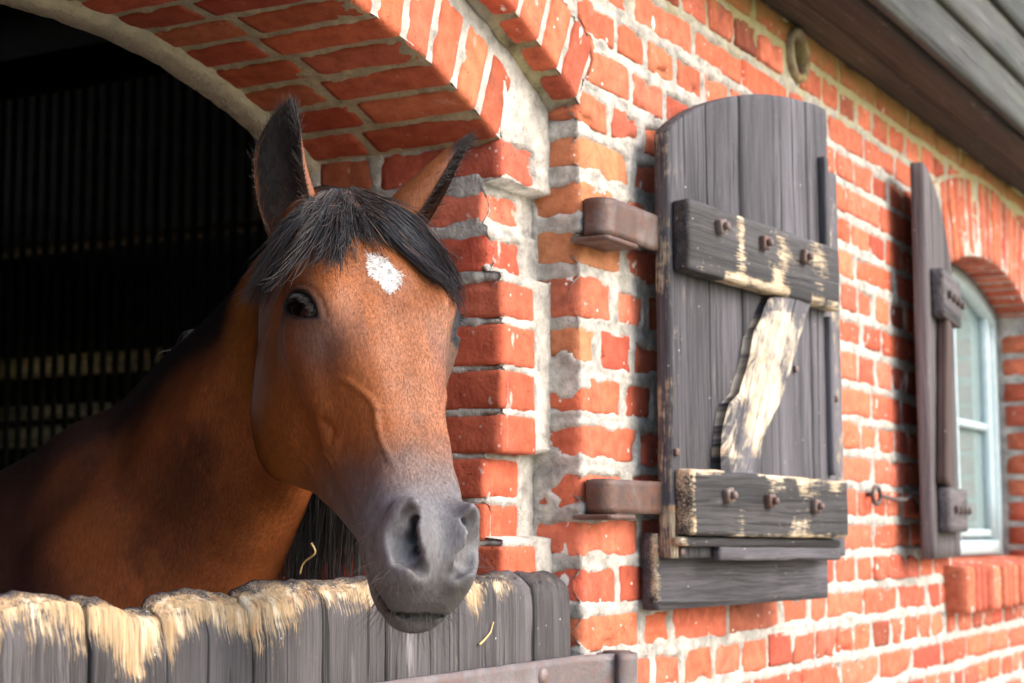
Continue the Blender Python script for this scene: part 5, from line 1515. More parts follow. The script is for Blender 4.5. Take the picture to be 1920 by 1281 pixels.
# veins and folds on the cheek, wrinkles by the eye, at the nostril and mouth corner
disp += ridge([(0.335, -0.036, 0.070), (0.352, -0.029, 0.063), (0.393, -0.021, 0.045), (0.430, -0.024, 0.045), (0.463, -0.024, 0.042), (0.494, -0.022, 0.035)], 0.0030, 0.0040)
disp += ridge([(0.40, -0.022, 0.045), (0.405, -0.012, 0.033), (0.415, -0.004, 0.018)], 0.0012, 0.004)
disp += ridge([(0.300, -0.105, 0.098), (0.345, -0.105, 0.085), (0.39, -0.12, 0.068), (0.43, -0.115, 0.062)], 0.0020, 0.0055)
disp -= ridge([(0.345, -0.085, 0.083), (0.372, -0.074, 0.077), (0.39, -0.080, 0.072)], 0.0058, 0.007)
disp += ridge([(0.36, -0.095, 0.080), (0.385, -0.100, 0.071), (0.405, -0.115, 0.066)], 0.0050, 0.0060)
disp += 0.0007 * np.exp(-((da_e - 0.0045) / 0.0022) ** 2) * ne_e - 0.0010 * np.exp(-((da_e - 0.0105) / 0.0022) ** 2) * ne_e * (_v > 0.004)
disp -= ridge([(0.225, -0.085, 0.100), (0.262, -0.070, 0.098), (0.282, -0.035, 0.086)], 0.0012, 0.005)
disp -= ridge([(0.165, -0.040, 0.098), (0.200, -0.014, 0.086), (0.245, -0.004, 0.074)], 0.0020, 0.0045)
disp -= ridge([(0.540, -0.078, 0.062), (0.555, -0.100, 0.058), (0.560, -0.115, 0.052)], 0.0030, 0.006)
disp -= ridge([(0.555, -0.070, 0.062), (0.585, -0.082, 0.055), (0.61, -0.080, 0.046)], 0.0024, 0.006)
disp -= ridge([(0.530, -0.060, 0.064), (0.52, -0.03, 0.052), (0.54, -0.005, 0.038)], 0.0018, 0.006)
for k in range(5):
    disp -= ridge([(0.555 + 0.012 * k, -0.012 - 0.007 * k, 0.0), (0.560 + 0.012 * k, -0.015 - 0.006 * k, 0.016), (0.562 + 0.013 * k, -0.020 - 0.006 * k, 0.028)], 0.0006, 0.0022, True, False)
disp += head_w * (0.0011 * noise3(qm, 28, 2, 2) + 0.0013 * noise3(q, 13, 7, 2)) + (1 - head_w) * (0.0060 * noise3(W, 4.5, 3, 2) + 0.0016 * noise3(W, 18, 5, 2))
# muscles of the neck: the long strap under the mane and the jugular groove
def npath(L): return smooth_path(L)
d_, t_ = seg_dist(W, npath([(2.00, 0.115, 1.66), (2.03, 0.21, 1.56), (2.03, 0.33, 1.45), (2.00, 0.45, 1.33)])); disp -= 0.010 * np.exp(-(d_ / 0.030) ** 2) * (1 - head_w)
d_, t_ = seg_dist(W, npath([(2.02, 0.14, 1.80), (2.05, 0.28, 1.70), (2.06, 0.44, 1.57), (2.05, 0.60, 1.42)])); disp += 0.010 * np.exp(-(d_ / 0.045) ** 2) * (1 - head_w)
d_, t_ = seg_dist(W, npath([(2.11, 0.52, 1.62), (2.09, 0.62, 1.50), (2.04, 0.66, 1.35)])); disp -= 0.007 * np.exp(-(d_ / 0.060) ** 2) * (1 - head_w)
W = W + NRM * (disp * HS)[:, None]

def mixc(c, t, d): t = np.clip(t, 0, 1)[:, None]; return c * (1 - t) + np.asarray(d, float) * t
nz1 = noise3(W, 9, 21, 3); nz2 = noise3(W, 40, 22, 3); nz3 = noise3(W, 140, 23, 2)
fib = noise3(np.stack([W[:, 0], W[:, 1], W[:, 2] * 0.25], 1), 110, 24, 2)
# neck and body
col = np.broadcast_to(np.array((0.310, 0.090, 0.027)), W.shape).copy()
col = mixc(col, smooth01(nz1, -0.1, 0.5) * 0.5, (0.150, 0.044, 0.018))
CREST = [(2.10, 0.175, 1.933), (2.16, 0.34, 1.845), (2.19, 0.416, 1.805), (2.24, 0.556, 1.721), (2.28, 0.689, 1.637), (2.29, 0.80, 1.605), (2.30, 0.93, 1.555), (2.3, 1.35, 1.45)]
dc, tc = seg_dist(W, CREST)
col = mixc(col, smooth01(-dc + 0.035 * nz1, -0.21 - 0.10 * tc.mean(), -0.085), (0.016, 0.012, 0.011))
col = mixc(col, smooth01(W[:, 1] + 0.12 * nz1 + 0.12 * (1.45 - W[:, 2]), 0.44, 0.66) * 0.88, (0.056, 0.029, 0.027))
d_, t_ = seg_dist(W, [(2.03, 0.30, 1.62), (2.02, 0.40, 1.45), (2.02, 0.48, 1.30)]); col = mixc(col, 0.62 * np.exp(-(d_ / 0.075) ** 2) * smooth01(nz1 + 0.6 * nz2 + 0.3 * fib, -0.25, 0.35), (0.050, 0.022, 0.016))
# head
hc = np.broadcast_to(np.array((0.245, 0.078, 0.022)), W.shape).copy()
hc = mixc(hc, smooth01(-q[:, 1] + 0.03 * nz1, 0.10, 0.24), (0.285, 0.096, 0.020))
hc = mixc(hc, smooth01(nz1 + 0.4 * nz2, 0.0, 0.6) * 0.45, (0.135, 0.046, 0.018))
hc = mixc(hc, 0.55 * np.exp(-((q[:, 0] - 0.36) / 0.10) ** 2 - (q[:, 2] / 0.035) ** 2), (0.255, 0.095, 0.036))
E0 = EYE_C
eu = (qm - E0) @ EYE_U; ev = (qm - E0) @ EYE_V; ew = (qm - E0) @ EYE_N
uu = (eu + 0.008) / 1.30; vv = ev / 0.98 + 0.06 * uu
da = np.maximum(np.sqrt(uu ** 2 + (vv + 0.0198) ** 2) - 0.0343, np.sqrt(uu ** 2 + (vv - 0.0321) ** 2) - 0.0426)
near_eye = (np.linalg.norm(qm - E0, axis=1) < 0.075) & (ew > 0.0)
hc = mixc(hc, 0.75 * np.exp(-((qm[:, 0] - 0.278) / 0.042) ** 2 - ((qm[:, 1] + 0.034) / 0.030) ** 2) * (qm[:, 2] > 0.04), (0.085, 0.062, 0.055))
hc = mixc(hc, 0.80 * smooth01(-da, -0.020, -0.004) * near_eye, (0.060, 0.032, 0.022))
hc = mixc(hc, smooth01(-da, -0.017, -0.010) * near_eye * (q[:, 2] > 0), (0.008, 0.007, 0.007))
hc = mixc(hc, smooth01(-da + 0.0010 * nz3, -0.0062, -0.0026) * near_eye, (0.008, 0.007, 0.007))
for (ca, cn, cl, r, s) in ((0.455, -0.005, -0.010, 0.022, 0.55), (0.475, -0.020, -0.030, 0.020, 0.5), (0.425, -0.012, 0.0, 0.016, 0.45), (0.36, -0.010, -0.012, 0.02, 0.3), (0.50, -0.01, 0.012, 0.02, 0.35)):
    hc = mixc(hc, s * np.exp(-(((q - (ca, cn, cl)) / r) ** 2).sum(1)) * smooth01(nz2, -0.4, 0.3), (0.035, 0.026, 0.024))
mz = q[:, 0] - (0.505 + 0.75 * (q[:, 1] + 0.015)) + 0.016 * nz1 + 0.010 * nz2
hc = mixc(hc, smooth01(mz, -0.085, -0.015) * 0.6, (0.130, 0.085, 0.062))
hc = mixc(hc, smooth01(mz, -0.055, 0.060), (0.122, 0.120, 0.128))
hc = mixc(hc, smooth01(q[:, 0] - 0.55 * (q[:, 1] + 0.06) + 0.01 * nz1, 0.590, 0.640) * 0.8, (0.058, 0.054, 0.052))
hc = mixc(hc, 0.30 * smooth01(nz2, 0.1, 0.5) * smooth01(mz, 0.0, 0.05), (0.14, 0.13, 0.13))
nost = seg_dist(qm, np.array([(0.571, -0.014, 0.0525), (0.587, -0.030, 0.055), (0.603, -0.040, 0.046), (0.618, -0.045, 0.030)]) + np.array([0.004, 0.005, -0.010]))[0]
nin = nost
hc = mixc(hc, smooth01(-nin, -0.0125, -0.0080) * 0.75, (0.03, 0.027, 0.028))
mouth = seg_dist(qm, MOUTH)[0]
hc = mixc(hc, smooth01(-mouth, -0.0085, -0.004), (0.008, 0.007, 0.007))
hc = mixc(hc, smooth01(-q[:, 0] + 0.02 * nz2, -0.075, -0.045) * smooth01(-np.abs(q[:, 2]), -0.070, -0.045) * (q[:, 1] > -0.06), (0.016, 0.012, 0.012))
hc = hc * (1 + 0.10 * fib + 0.07 * nz3)[:, None]
# the white star
STAR = np.array([(0.1518, -0.0192), (0.1571, -0.0027), (0.1675, 0.0078), (0.188, 0.022), (0.2101, 0.0119), (0.2266, 0.0003), (0.2172, -0.0077), (0.205, -0.0100), (0.2000, -0.0180), (0.1893, -0.0262), (0.1689, -0.0211)])
def in_poly(P, x, y):
    c = np.zeros(len(x), bool)
    for i in range(len(P)):
        ax, ay = P[i]; bx, by = P[(i + 1) % len(P)]
        c ^= ((ay > y) != (by > y)) & (x < (bx - ax) * (y - ay) / (by - ay + 1e-12) + ax)
    return c
js = 0.0022
star = in_poly(STAR, q[:, 0] + js * noise3(W, 160, 31), q[:, 2] + js * noise3(W, 160, 32)) & (q[:, 1] > -0.03)
star = star.astype(float)
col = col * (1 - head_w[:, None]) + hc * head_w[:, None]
col = mixc(col, star * 0.97, (0.50, 0.48, 0.47))
glossy = 0.46 * np.ones(len(W)); glossy = glossy * (1 - smooth01(mz, -0.02, 0.05) * head_w) * (1 - 0.85 * smooth01(-np.linalg.norm(qm - E0, axis=1), -0.115, -0.06))

BV, BF, BC, BG = [W], [HF], [col], [glossy]
nb = len(W)
def add_part(V, F, C, g=0.4):
    global nb
    BV.append(V); BF.append(np.asarray(F) + nb); BC.append(C); BG.append(np.full(len(V), g)); nb += len(V)

# ears: thin curved shells
RTv, UPv, FWv = np.array([0.4837, -0.8752, -0.0037]), np.array([-0.0953, -0.0569, 0.9938]), np.array([0.87, 0.4803, 0.111])
EAR_HAIR = []
def ear(spine, opening, Rs, flat, phis, seed, twist=0.0):
    nt, npz = 46, 31
    t = np.linspace(0, 1, nt) ** 0.9
    S = cr_spline(np.linspace(0, 1, len(spine)), np.array(spine, float), t)
    T = np.gradient(S, axis=0); T /= np.linalg.norm(T, axis=1, keepdims=True)
    o = np.array(opening, float); o = o - T * (T @ o)[:, None]; o /= np.linalg.norm(o, axis=1, keepdims=True)
    w = np.cross(T, o)
    R = np.interp(t, [0, 0.12, 0.35, 0.6, 0.8, 0.92, 1.0], Rs); PH = np.radians(np.interp(t, [0, 0.3, 0.6, 1], phis))
    k = np.linspace(-1, 1, npz)
    out = []
    for off in (0.0, 0.0038):
        ph = PH[:, None] * k[None]
        r = np.maximum(R[:, None] - off, 0.0006) * (1 + 0.03 * np.sin(5 * t)[:, None] * k[None])
        P = S[:, None] + (-np.cos(ph) * r * flat)[..., None] * o[:, None] + (np.sin(ph) * r)[..., None] * w[:, None]
        out.append(P)
    Po, Pi = out
    # rims meet
    Pi[:, 0] = Po[:, 0] * 0.6 + Pi[:, 0] * 0.4; Pi[:, -1] = Po[:, -1] * 0.6 + Pi[:, -1] * 0.4
    V = np.concatenate([Po.reshape(-1, 3), Pi.reshape(-1, 3)]); n0 = nt * npz
    F = np.r_[grid_faces(nt, npz), grid_faces(nt, npz, flip=True) + n0]
    rim = np.concatenate([[[i * npz, (i + 1) * npz, (i + 1) * npz + n0, i * npz + n0], [(i + 1) * npz - 1 + npz, (i + 1) * npz - 1, (i + 1) * npz - 1 + n0, (i + 1) * npz - 1 + npz + n0]] for i in range(nt - 1)])
    F = np.r_[F, rim]
    tt = np.repeat(t, npz); kk = np.tile(np.abs(k), nt)
    nzv = noise3(V, 45, seed, 2)
    co = np.broadcast_to(np.array((0.20, 0.068, 0.024)), (n0, 3)).copy()
    co = mixc(co, smooth01(tt + 0.12 * nzv[:n0] + 0.14 * kk, 0.70, 0.95), (0.014, 0.011, 0.011))
    co = mixc(co, smooth01(kk, 0.90, 1.0) * 0.7, (0.03, 0.016, 0.012))
    ci = np.broadcast_to(np.array((0.017, 0.013, 0.013)), (n0, 3)).copy()
    ci = mixc(ci, smooth01(-tt + 0.10 * nzv[n0:], -0.34, -0.08) * 0.85, (0.15, 0.062, 0.028))
    ci = mixc(ci, smooth01(kk, 0.84, 0.97) * smooth01(-tt, -0.75, -0.4) * 0.7, (0.17, 0.062, 0.026))
    add_part(V, F, np.r_[co, ci], 0.25)
    EAR_HAIR.append((Po, Pi, t, k, S, T, o, w, R))
ear(np.array([(1.962, 0.085, 1.868), (1.9495, 0.0830, 1.893), (1.925, 0.0779, 1.962), (1.9194, 0.0649, 2.0132), (1.9298, 0.0575, 2.0560)]) - FWv * 0.032 + RTv * np.array([[0.010, 0.007, 0.002, 0.0, 0.0]]).T - UPv * 0.003, -FWv * 0.9 - RTv * 0.22 + UPv * 0.1,
    [0.032, 0.037, 0.0410, 0.0345, 0.0220, 0.0115, 0.0010], 0.72, [158, 118, 100, 84], 3)
ear([(2.045, -0.010, 1.868), (2.068, -0.036, 1.899), (2.0787, -0.0777, 1.944), (2.0854, -0.109, 1.9836), (2.0935, -0.1305, 2.0180)], RTv * 0.98 - FWv * 0.16 - UPv * 0.28,
    [0.041, 0.047, 0.0470, 0.0355, 0.0215, 0.0110, 0.0010], 0.76, [158, 122, 104, 86], 5)

# trunk and legs (inside, behind the half-door)
def loft(secs, n=28, m=40):
    st = np.arange(len(secs)); tt = np.linspace(0, len(secs) - 1, m)
    c = cr_spline(st, np.array([s[0] for s in secs], float), tt); r = cr_spline(st, np.array([s[1] for s in secs], float), tt)
    T = np.gradient(c, axis=0); T /= np.linalg.norm(T, axis=1, keepdims=True)
    X = np.array([1.0, 0, 0]) - T * T[:, :1]; X /= np.linalg.norm(X, axis=1, keepdims=True); Yv = np.cross(T, X)
    a = np.linspace(0, 2 * np.pi, n, endpoint=False)
    V = c[:, None] + np.cos(a)[None, :, None] * r[:, :1, None] * X[:, None] + np.sin(a)[None, :, None] * r[:, 1:, None] * Yv[:, None]
    V = V.transpose(1, 0, 2).reshape(-1, 3)
    return V, grid_faces(n, m, closed_u=True)
V, F = loft([((2.29, 1.00, 1.17), (0.20, 0.31)), ((2.29, 1.20, 1.13), (0.265, 0.345)), ((2.28, 1.55, 1.10), (0.31, 0.350)), ((2.28, 1.95, 1.10), (0.33, 0.350)), ((2.28, 2.30, 1.15), (0.30, 0.325)), ((2.28, 2.60, 1.22), (0.28, 0.29)), ((2.28, 2.85, 1.22), (0.20, 0.21)), ((2.28, 2.96, 1.24), (0.02, 0.03))])
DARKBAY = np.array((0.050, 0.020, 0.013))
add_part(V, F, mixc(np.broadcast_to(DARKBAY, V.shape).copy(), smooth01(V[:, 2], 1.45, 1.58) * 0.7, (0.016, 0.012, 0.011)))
for sx in (-1, 1):
    x = 2.28 + sx * 0.14
    V, F = loft([((x, 0.92, 1.15), (0.10, 0.16)), ((x, 0.88, 0.95), (0.085, 0.11)), ((x, 0.86, 0.72), (0.058, 0.065)), ((x, 0.86, 0.50), (0.052, 0.056)), ((x, 0.87, 0.44), (0.042, 0.044)), ((x, 0.87, 0.26), (0.030, 0.034)), ((x, 0.865, 0.17), (0.038, 0.044)), ((x, 0.85, 0.10), (0.034, 0.038)), ((x, 0.83, 0.07), (0.050, 0.056)), ((x, 0.82, 0.004), (0.062, 0.070)), ((x, 0.82, 0.002), (0.002, 0.002))], 18, 60)
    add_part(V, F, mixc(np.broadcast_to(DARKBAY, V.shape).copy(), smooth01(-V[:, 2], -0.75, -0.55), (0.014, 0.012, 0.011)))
    x = 2.28 + sx * 0.15
    V, F = loft([((x, 2.62, 1.25), (0.13, 0.24)), ((x, 2.60, 1.02), (0.115, 0.19)), ((x, 2.56, 0.84), (0.085, 0.12)), ((x, 2.66, 0.66), (0.052, 0.070)), ((x, 2.76, 0.54), (0.044, 0.062)), ((x, 2.75, 0.44), (0.038, 0.046)), ((x, 2.73, 0.26), (0.031, 0.036)), ((x, 2.72, 0.17), (0.038, 0.046)), ((x, 2.69, 0.10), (0.035, 0.040)), ((x, 2.67, 0.07), (0.052, 0.058)), ((x, 2.66, 0.004), (0.062, 0.070)), ((x, 2.66, 0.002), (0.002, 0.002))], 18, 60)
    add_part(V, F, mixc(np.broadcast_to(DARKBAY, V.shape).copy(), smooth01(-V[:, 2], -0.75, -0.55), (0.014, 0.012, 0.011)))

m = NT("bay_coat"); P = m.coord(); c = m.attr("coat")
streak = m.noise(m.mapping(P, (1, 1, 0.22)), 330, 3, 0.6)
fine_n = m.noise(m.mapping(P, (1, 1, 0.45)), 900, 2, 0.5)
blot = m.noise(P, 22, 4, 0.6)
cc = m.mix(m.ramp(streak, [(0.32, 0), (0.68, 1)]), m.mix(1.0, c, (0.72, 0.70, 0.70), 'MULTIPLY'), m.mix(1.0, c, (1.28, 1.30, 1.32), 'MULTIPLY'))
cc = m.mix(m.ramp(blot, [(0.4, 0), (0.7, 0.35)]), cc, m.mix(1.0, c, (0.78, 0.72, 0.70), 'MULTIPLY'))
dust = m.math('MULTIPLY', m.ramp(m.vor(P, 260), [(0.05, 1), (0.10, 0)]), m.ramp(m.noise(P, 40, 2), [(0.56, 0), (0.62, 0.6)]))
cc = m.mix(dust, cc, (0.42, 0.36, 0.30))
h = m.math('ADD', m.math('MULTIPLY', streak, 1.0), m.math('MULTIPLY', fine_n, 0.6))
g = m.attr("gloss", 'Fac')
m.set(Base_Color=cc, Roughness=m.math('SUBTRACT', 0.60, m.math('MULTIPLY', g, 0.34)), Normal=m.bump(h, 0.28, 0.0014))
m.bsdf.inputs['Specular IOR Level'].default_value = 0.34
m.bsdf.inputs['Sheen Weight'].default_value = 0.0; m.bsdf.inputs['Sheen Roughness'].default_value = 0.4
m.bsdf.inputs['Sheen Tint'].default_value = (0.9, 0.8, 0.75, 1)
M_COAT = m.mat
horse = thing("horse", "bay horse with a white star and black forelock looking out over the half-door", "horse", (2.28, 1.6, 0))
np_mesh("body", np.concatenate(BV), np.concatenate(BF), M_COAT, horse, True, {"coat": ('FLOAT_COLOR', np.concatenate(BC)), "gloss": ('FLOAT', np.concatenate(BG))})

# eyes
m = NT("horse_eye"); P = m.attr("iris", 'Fac')
m.set(Base_Color=m.ramp(P, [(0.0, (0.003, 0.002, 0.002)), (0.30, (0.004, 0.003, 0.003)), (0.42, (0.034, 0.014, 0.006)), (0.80, (0.018, 0.008, 0.004)), (0.95, (0.006, 0.004, 0.004))]), Roughness=0.05)
m.bsdf.inputs['Specular IOR Level'].default_value = 0.32; M_EYE = m.mat
for sg in (1, -1):
    th = np.linspace(0, np.pi, 33); ph = np.linspace(0, 2 * np.pi, 49)[:-1]
    TH, PH = np.meshgrid(th, ph, indexing='ij')
    L3 = np.stack([np.sin(TH) * np.cos(PH), np.sin(TH) * np.sin(PH), np.cos(TH)], -1).reshape(-1, 3)
    bul = 1 + 0.05 * smooth01(L3[:, 2], 0.7, 1.0)
    Vl = (EYE_C + (L3[:, :1] * EYE_U + L3[:, 1:2] * EYE_V + L3[:, 2:] * EYE_N) * EYE_R * bul[:, None]) * (1, 1, sg)
    pup = np.sqrt((L3[:, 0] / 1.5) ** 2 + (L3[:, 1] / 0.8) ** 2) / 0.9
    F = np.array([[i * 48 + k, (i + 1) * 48 + k, (i + 1) * 48 + (k + 1) % 48, i * 48 + (k + 1) % 48] for i in range(32) for k in range(48)])
    np_mesh("eye", h2w(Vl), F if sg > 0 else F[:, ::-1], M_EYE, horse, True, {"iris": ('FLOAT', pup)})

# ------------------------------------------------------------------ hair
def strands(paths, r0, r1, colr, name, mat, parent):
    """paths (n,m,3) -> thin three-sided tapering tubes"""
    P = np.asarray(paths, float); n, m_ = P.shape[:2]
    T = np.gradient(P, axis=1); T /= np.maximum(np.linalg.norm(T, axis=2, keepdims=True), 1e-9)
    ref = np.array([0.31, 0.83, 0.46]); A_ = np.cross(T, ref); A_ /= np.maximum(np.linalg.norm(A_, axis=2, keepdims=True), 1e-9); B_ = np.cross(T, A_)
    s = np.linspace(0, 1, m_); rad = (r0 * (1 - s) + r1 * s) * np.clip((1 - s) * 6 + 0.25, 0, 1)
    rad = rad[None, :, None] * (np.asarray(colr)[:, 3][:, None, None] if np.asarray(colr).shape[1] > 3 else 1)
    R = np.stack([P + rad * (math.cos(a) * A_ + math.sin(a) * B_) for a in (0, 2.094, 4.189)], 2)   # n,m,3,3
    V = R.reshape(-1, 3)
    base = (np.arange(n) * m_ * 3)[:, None, None]; i = (np.arange(m_ - 1) * 3)[None, :, None]; k = np.arange(3)[None, None]
    a = base + i + k; b = base + i + (k + 1) % 3; F = np.stack([a, b, b + 3, a + 3], -1).reshape(-1, 4)
    C = np.repeat(np.asarray(colr)[:, :3], m_ * 3, axis=0)
    return np_mesh(name, V, F, mat, parent, True, {"hair": ('FLOAT_COLOR', C)})
m = NT("horse_hair"); m.set(Base_Color=m.attr("hair"), Roughness=0.36)
m.bsdf.inputs['Specular IOR Level'].default_value = 0.55; m.bsdf.inputs['Sheen Weight'].default_value = 0.1; M_HAIR = m.mat
hr = np.random.default_rng(77)
GUIDES = {
 'l0': [[1.9095, 0.0151, 1.9045], [1.9003, 0.0367, 1.8874], [1.8987, 0.0682, 1.8494], [1.9004, 0.0932, 1.8073], [1.9009, 0.1113, 1.7717]],
 'l1': [[1.9174, 0.0137, 1.9109], [1.9011, 0.0284, 1.8882], [1.8987, 0.0565, 1.8484], [1.9039, 0.085, 1.8072], [1.9103, 0.1076, 1.7763]],
 'l2': [[1.9288, 0.0112, 1.9178], [1.8974, 0.0116, 1.8846], [1.8868, 0.03, 1.848], [1.8966, 0.0616, 1.8118], [1.9189, 0.0986, 1.7826]],
 'l3': [[1.9434, 0.0054, 1.9242], [1.8969, -0.0046, 1.883], [1.8709, -0.0026, 1.8429], [1.8644, 0.0131, 1.8073], [1.8714, 0.0381, 1.7799]],
 'l4': [[1.9522, -0.0, 1.9259], [1.8973, -0.0209, 1.8815], [1.8581, -0.0359, 1.8381], [1.8261, -0.0446, 1.8011], [1.7986, -0.0537, 1.7691]],
 'l5': [[1.9543, -0.0083, 1.924], [1.9049, -0.0356, 1.8814], [1.8688, -0.0556, 1.8451], [1.8375, -0.0709, 1.8111], [1.8059, -0.0857, 1.778]],
 'l6': [[1.9564, -0.0149, 1.9214], [1.9191, -0.0423, 1.8889], [1.8954, -0.0612, 1.8616], [1.88, -0.0768, 1.8364], [1.867, -0.0909, 1.8122]],
 'r0': [[1.9529, -0.0128, 1.921], [1.9342, -0.0477, 1.8864], [1.924, -0.0813, 1.8657], [1.9329, -0.1155, 1.8294], [1.9403, -0.1402, 1.8033], [1.9478, -0.1621, 1.7855], [1.9544, -0.1796, 1.7686]],
 'r1': [[1.9648, -0.0091, 1.9265], [1.9575, -0.0451, 1.9023], [1.9567, -0.0787, 1.8857], [1.967, -0.1081, 1.8539], [1.9718, -0.1357, 1.8188], [1.9684, -0.1645, 1.7858], [1.9558, -0.1869, 1.7569]],
 'r2': [[1.9832, -0.0011, 1.9343], [1.9809, -0.0294, 1.922], [1.9844, -0.0615, 1.9052], [1.9968, -0.1022, 1.8737], [1.9949, -0.1384, 1.8283], [1.9789, -0.1682, 1.7868], [1.9589, -0.19, 1.7436]],
}
def hair_cols(n, pale=0.06):
    v = hr.uniform(0.5, 1.6, n)[:, None]; c = np.array((0.0085, 0.0075, 0.0092)) * v
    k = hr.random(n) < 0.16; c[k] = np.array((0.020, 0.014, 0.013)) * hr.uniform(0.7, 1.5, (k.sum(), 1))
    k = hr.random(n) < pale; c[k] = np.array((0.075, 0.042, 0.028)) * hr.uniform(0.6, 1.6, (k.sum(), 1))
    return np.c_[c, hr.uniform(0.6, 1.25, n)]
def lock(keys, n, clumps, m_=16, spread=0.010, lift=0.010, lenvar=(0.72, 1.08)):
    G = np.stack([cr_spline(np.arange(len(GUIDES[k])), np.array(GUIDES[k]), np.linspace(0, len(GUIDES[k]) - 1, 24)) for k in keys])
    out = []
    cu = (len(keys) - 1) * hr.uniform(0, 1, clumps) ** (0.72 if len(keys) > 4 else 1.0); cl = hr.uniform(*lenvar, clumps); cn = hr.normal(size=(clumps, 3)) * spread; cz = hr.uniform(0.0, 1.0, clumps)
    for i in range(n):
        c = hr.integers(clumps); u = np.clip(cu[c] + hr.normal() * 0.16, 0, len(keys) - 1.001)
        j = int(u); f = u - j
        g = G[j] * (1 - f) + G[j + 1] * f
        j2 = int(min(cu[c], len(keys) - 1.001)); f2 = min(cu[c], len(keys) - 1.001) - j2
        gc = G[j2] * (1 - f2) + G[j2 + 1] * f2
        L = np.clip(cl[c] - abs(hr.normal()) * 0.22 + 0.06, 0.22, 1.18)
        s = np.linspace(0, 1, m_); x = np.clip(s * L, 0, 1) * 23
        p = np.stack([np.interp(x, np.arange(24), g[:, k]) for k in range(3)], 1)
        pc = np.stack([np.interp(x, np.arange(24), gc[:, k]) for k in range(3)], 1)
        if L > 1: p = p + (s[:, None] > 1 / L) * 0 + np.maximum(s * L - 1, 0)[:, None] * (g[-1] - g[-4]) * 4
        w = 0.62 * s ** 1.2
        p = p * (1 - w[:, None]) + (pc + cn[c] * s[:, None] * 1.0) * w[:, None]
        ph = hr.uniform(0, 6.28, 3); fr = hr.uniform(2, 5, 3)
        p = p + (hr.normal(size=3) * 0.0030 + 0.0022 * np.sin(ph + fr * s[:, None] * 3)) * (0.25 + s[:, None])
        p = p - FWv * (cz[c] * lift * np.sin(np.pi * np.clip(s, 0, 0.8))[:, None])
        out.append(p)
    return np.array(out)
fl = np.concatenate([lock(['l0', 'l1', 'l2', 'l3', 'l4', 'l5', 'l6'], 580, 56, 18, 0.026, 0.014, (0.36, 1.2)), lock(['r0', 'r1', 'r2'], 860, 46, 18, 0.012, 0.006, (0.62, 1.1)),
                     lock(['l0', 'l1', 'l2'], 260, 60, 18, 0.020, 0.010, (0.8, 1.15)), lock(['l5', 'l6', 'r0'], 420, 22, 18, 0.007, 0.008, (0.45, 0.85))])
strands(fl, 0.00095, 0.0004, hair_cols(len(fl)), "forelock", M_HAIR, horse)
# stray hairs beside the ear
# mane on the far side of the neck, hanging below the throat, and its stubbly edge along the crest
cp = smooth_path(CREST, 120); mp = []
for i in range(2000):
    k = hr.uniform(34, 100); c0 = np.array([np.interp(k, np.arange(120), cp[:, j]) for j in range(3)]) + hr.normal(size=3) * (0.010, 0.006, 0.004) + np.array([0.03, 0, -0.016])
    L = hr.uniform(0.10, 0.30) * (1 if k > 20 else 0.8); s = np.linspace(0, 1, 10)[:, None]
    near = hr.random() < 0.12
    side = np.array([-0.05, 0.03, 0.0]) if near else np.array([0.11, 0.02, 0.0])
    if near: L *= 0.35
    p = c0 + np.array([0, 0, 0.004]) * np.sin(np.clip(s * 2.2, 0, np.pi)) + side * (1 - np.exp(-4 * s)) + np.array([0, 0, -L]) * s ** 1.5 + hr.normal(size=3) * 0.006 * s
    mp.append(p)
for i in range(1500):
    y = hr.uniform(0.075, 0.30); x = 2.225 + hr.normal() * 0.012 + 0.1 * (y - 0.15)
    z0 = 1.66 + hr.normal() * 0.02; L = hr.uniform(0.18, 0.36) if y > 0.13 else hr.uniform(0.10, 0.24)
    s = np.linspace(0, 1, 10)[:, None]; gap = 0.5 + 0.5 * math.sin(y * 150)
    L *= 0.75 + 0.3 * gap
    mp.append(np.array([x, y, z0]) + np.array([0.008 * hr.normal(), 0.010 * hr.normal() + 0.01, -L]) * s + 0.004 * np.sin(hr.uniform(0, 6) + 5 * s) * hr.normal(size=3))
strands(np.array(mp), 0.0010, 0.0005, hair_cols(len(mp), 0.03), "mane", M_HAIR, horse)

# hairs in and on the ears, lashes, whiskers, the hairs of the star
eh, ec = [], []
for e_i, (Po, Pi, t, k, S, T, o, w, R) in enumerate(EAR_HAIR):
    for i in range(1500):
        a = hr.integers(1, 42); b = hr.integers(0, 31)
        base = Pi[a, b]; inner = S[a] - base; s = np.linspace(0, 1, 6)[:, None]
        L = hr.uniform(0.010, 0.024)
        d = T[a] * 0.7 + inner / max(np.linalg.norm(inner), 1e-6) * 0.25 + o[a] * 0.5 + 0.35 * hr.normal(size=3)
        eh.append(base + d / np.linalg.norm(d) * L * s + T[a] * 0.004 * s ** 2)
        low = t[a] < 0.36 + 0.1 * hr.normal()
        c = np.array((0.14, 0.062, 0.030)) * hr.uniform(0.6, 1.3) if low and hr.random() < 0.75 else np.array((0.020, 0.015, 0.015)) * hr.uniform(0.6, 1.6)
        ec.append(np.r_[c, 0.7])
    for i in range(480):                                             # fringe along both rims
        a = hr.integers(1, 43); b = 0 if hr.random() < 0.5 else 30
        L = hr.uniform(0.002, 0.006); sgn = -1 if b == 0 else 1
        d = T[a] * 0.75 + w[a] * sgn * 0.5 + o[a] * 0.35 + 0.25 * hr.normal(size=3); s = np.linspace(0, 1, 6)[:, None]
        eh.append(Po[a, b] + d / np.linalg.norm(d) * L * s); low = t[a] < 0.5
        ec.append(np.r_[(np.array((0.12, 0.05, 0.025)) if low and hr.random() < 0.6 else np.array((0.018, 0.014, 0.014))) * hr.uniform(0.6, 1.4), 0.6])
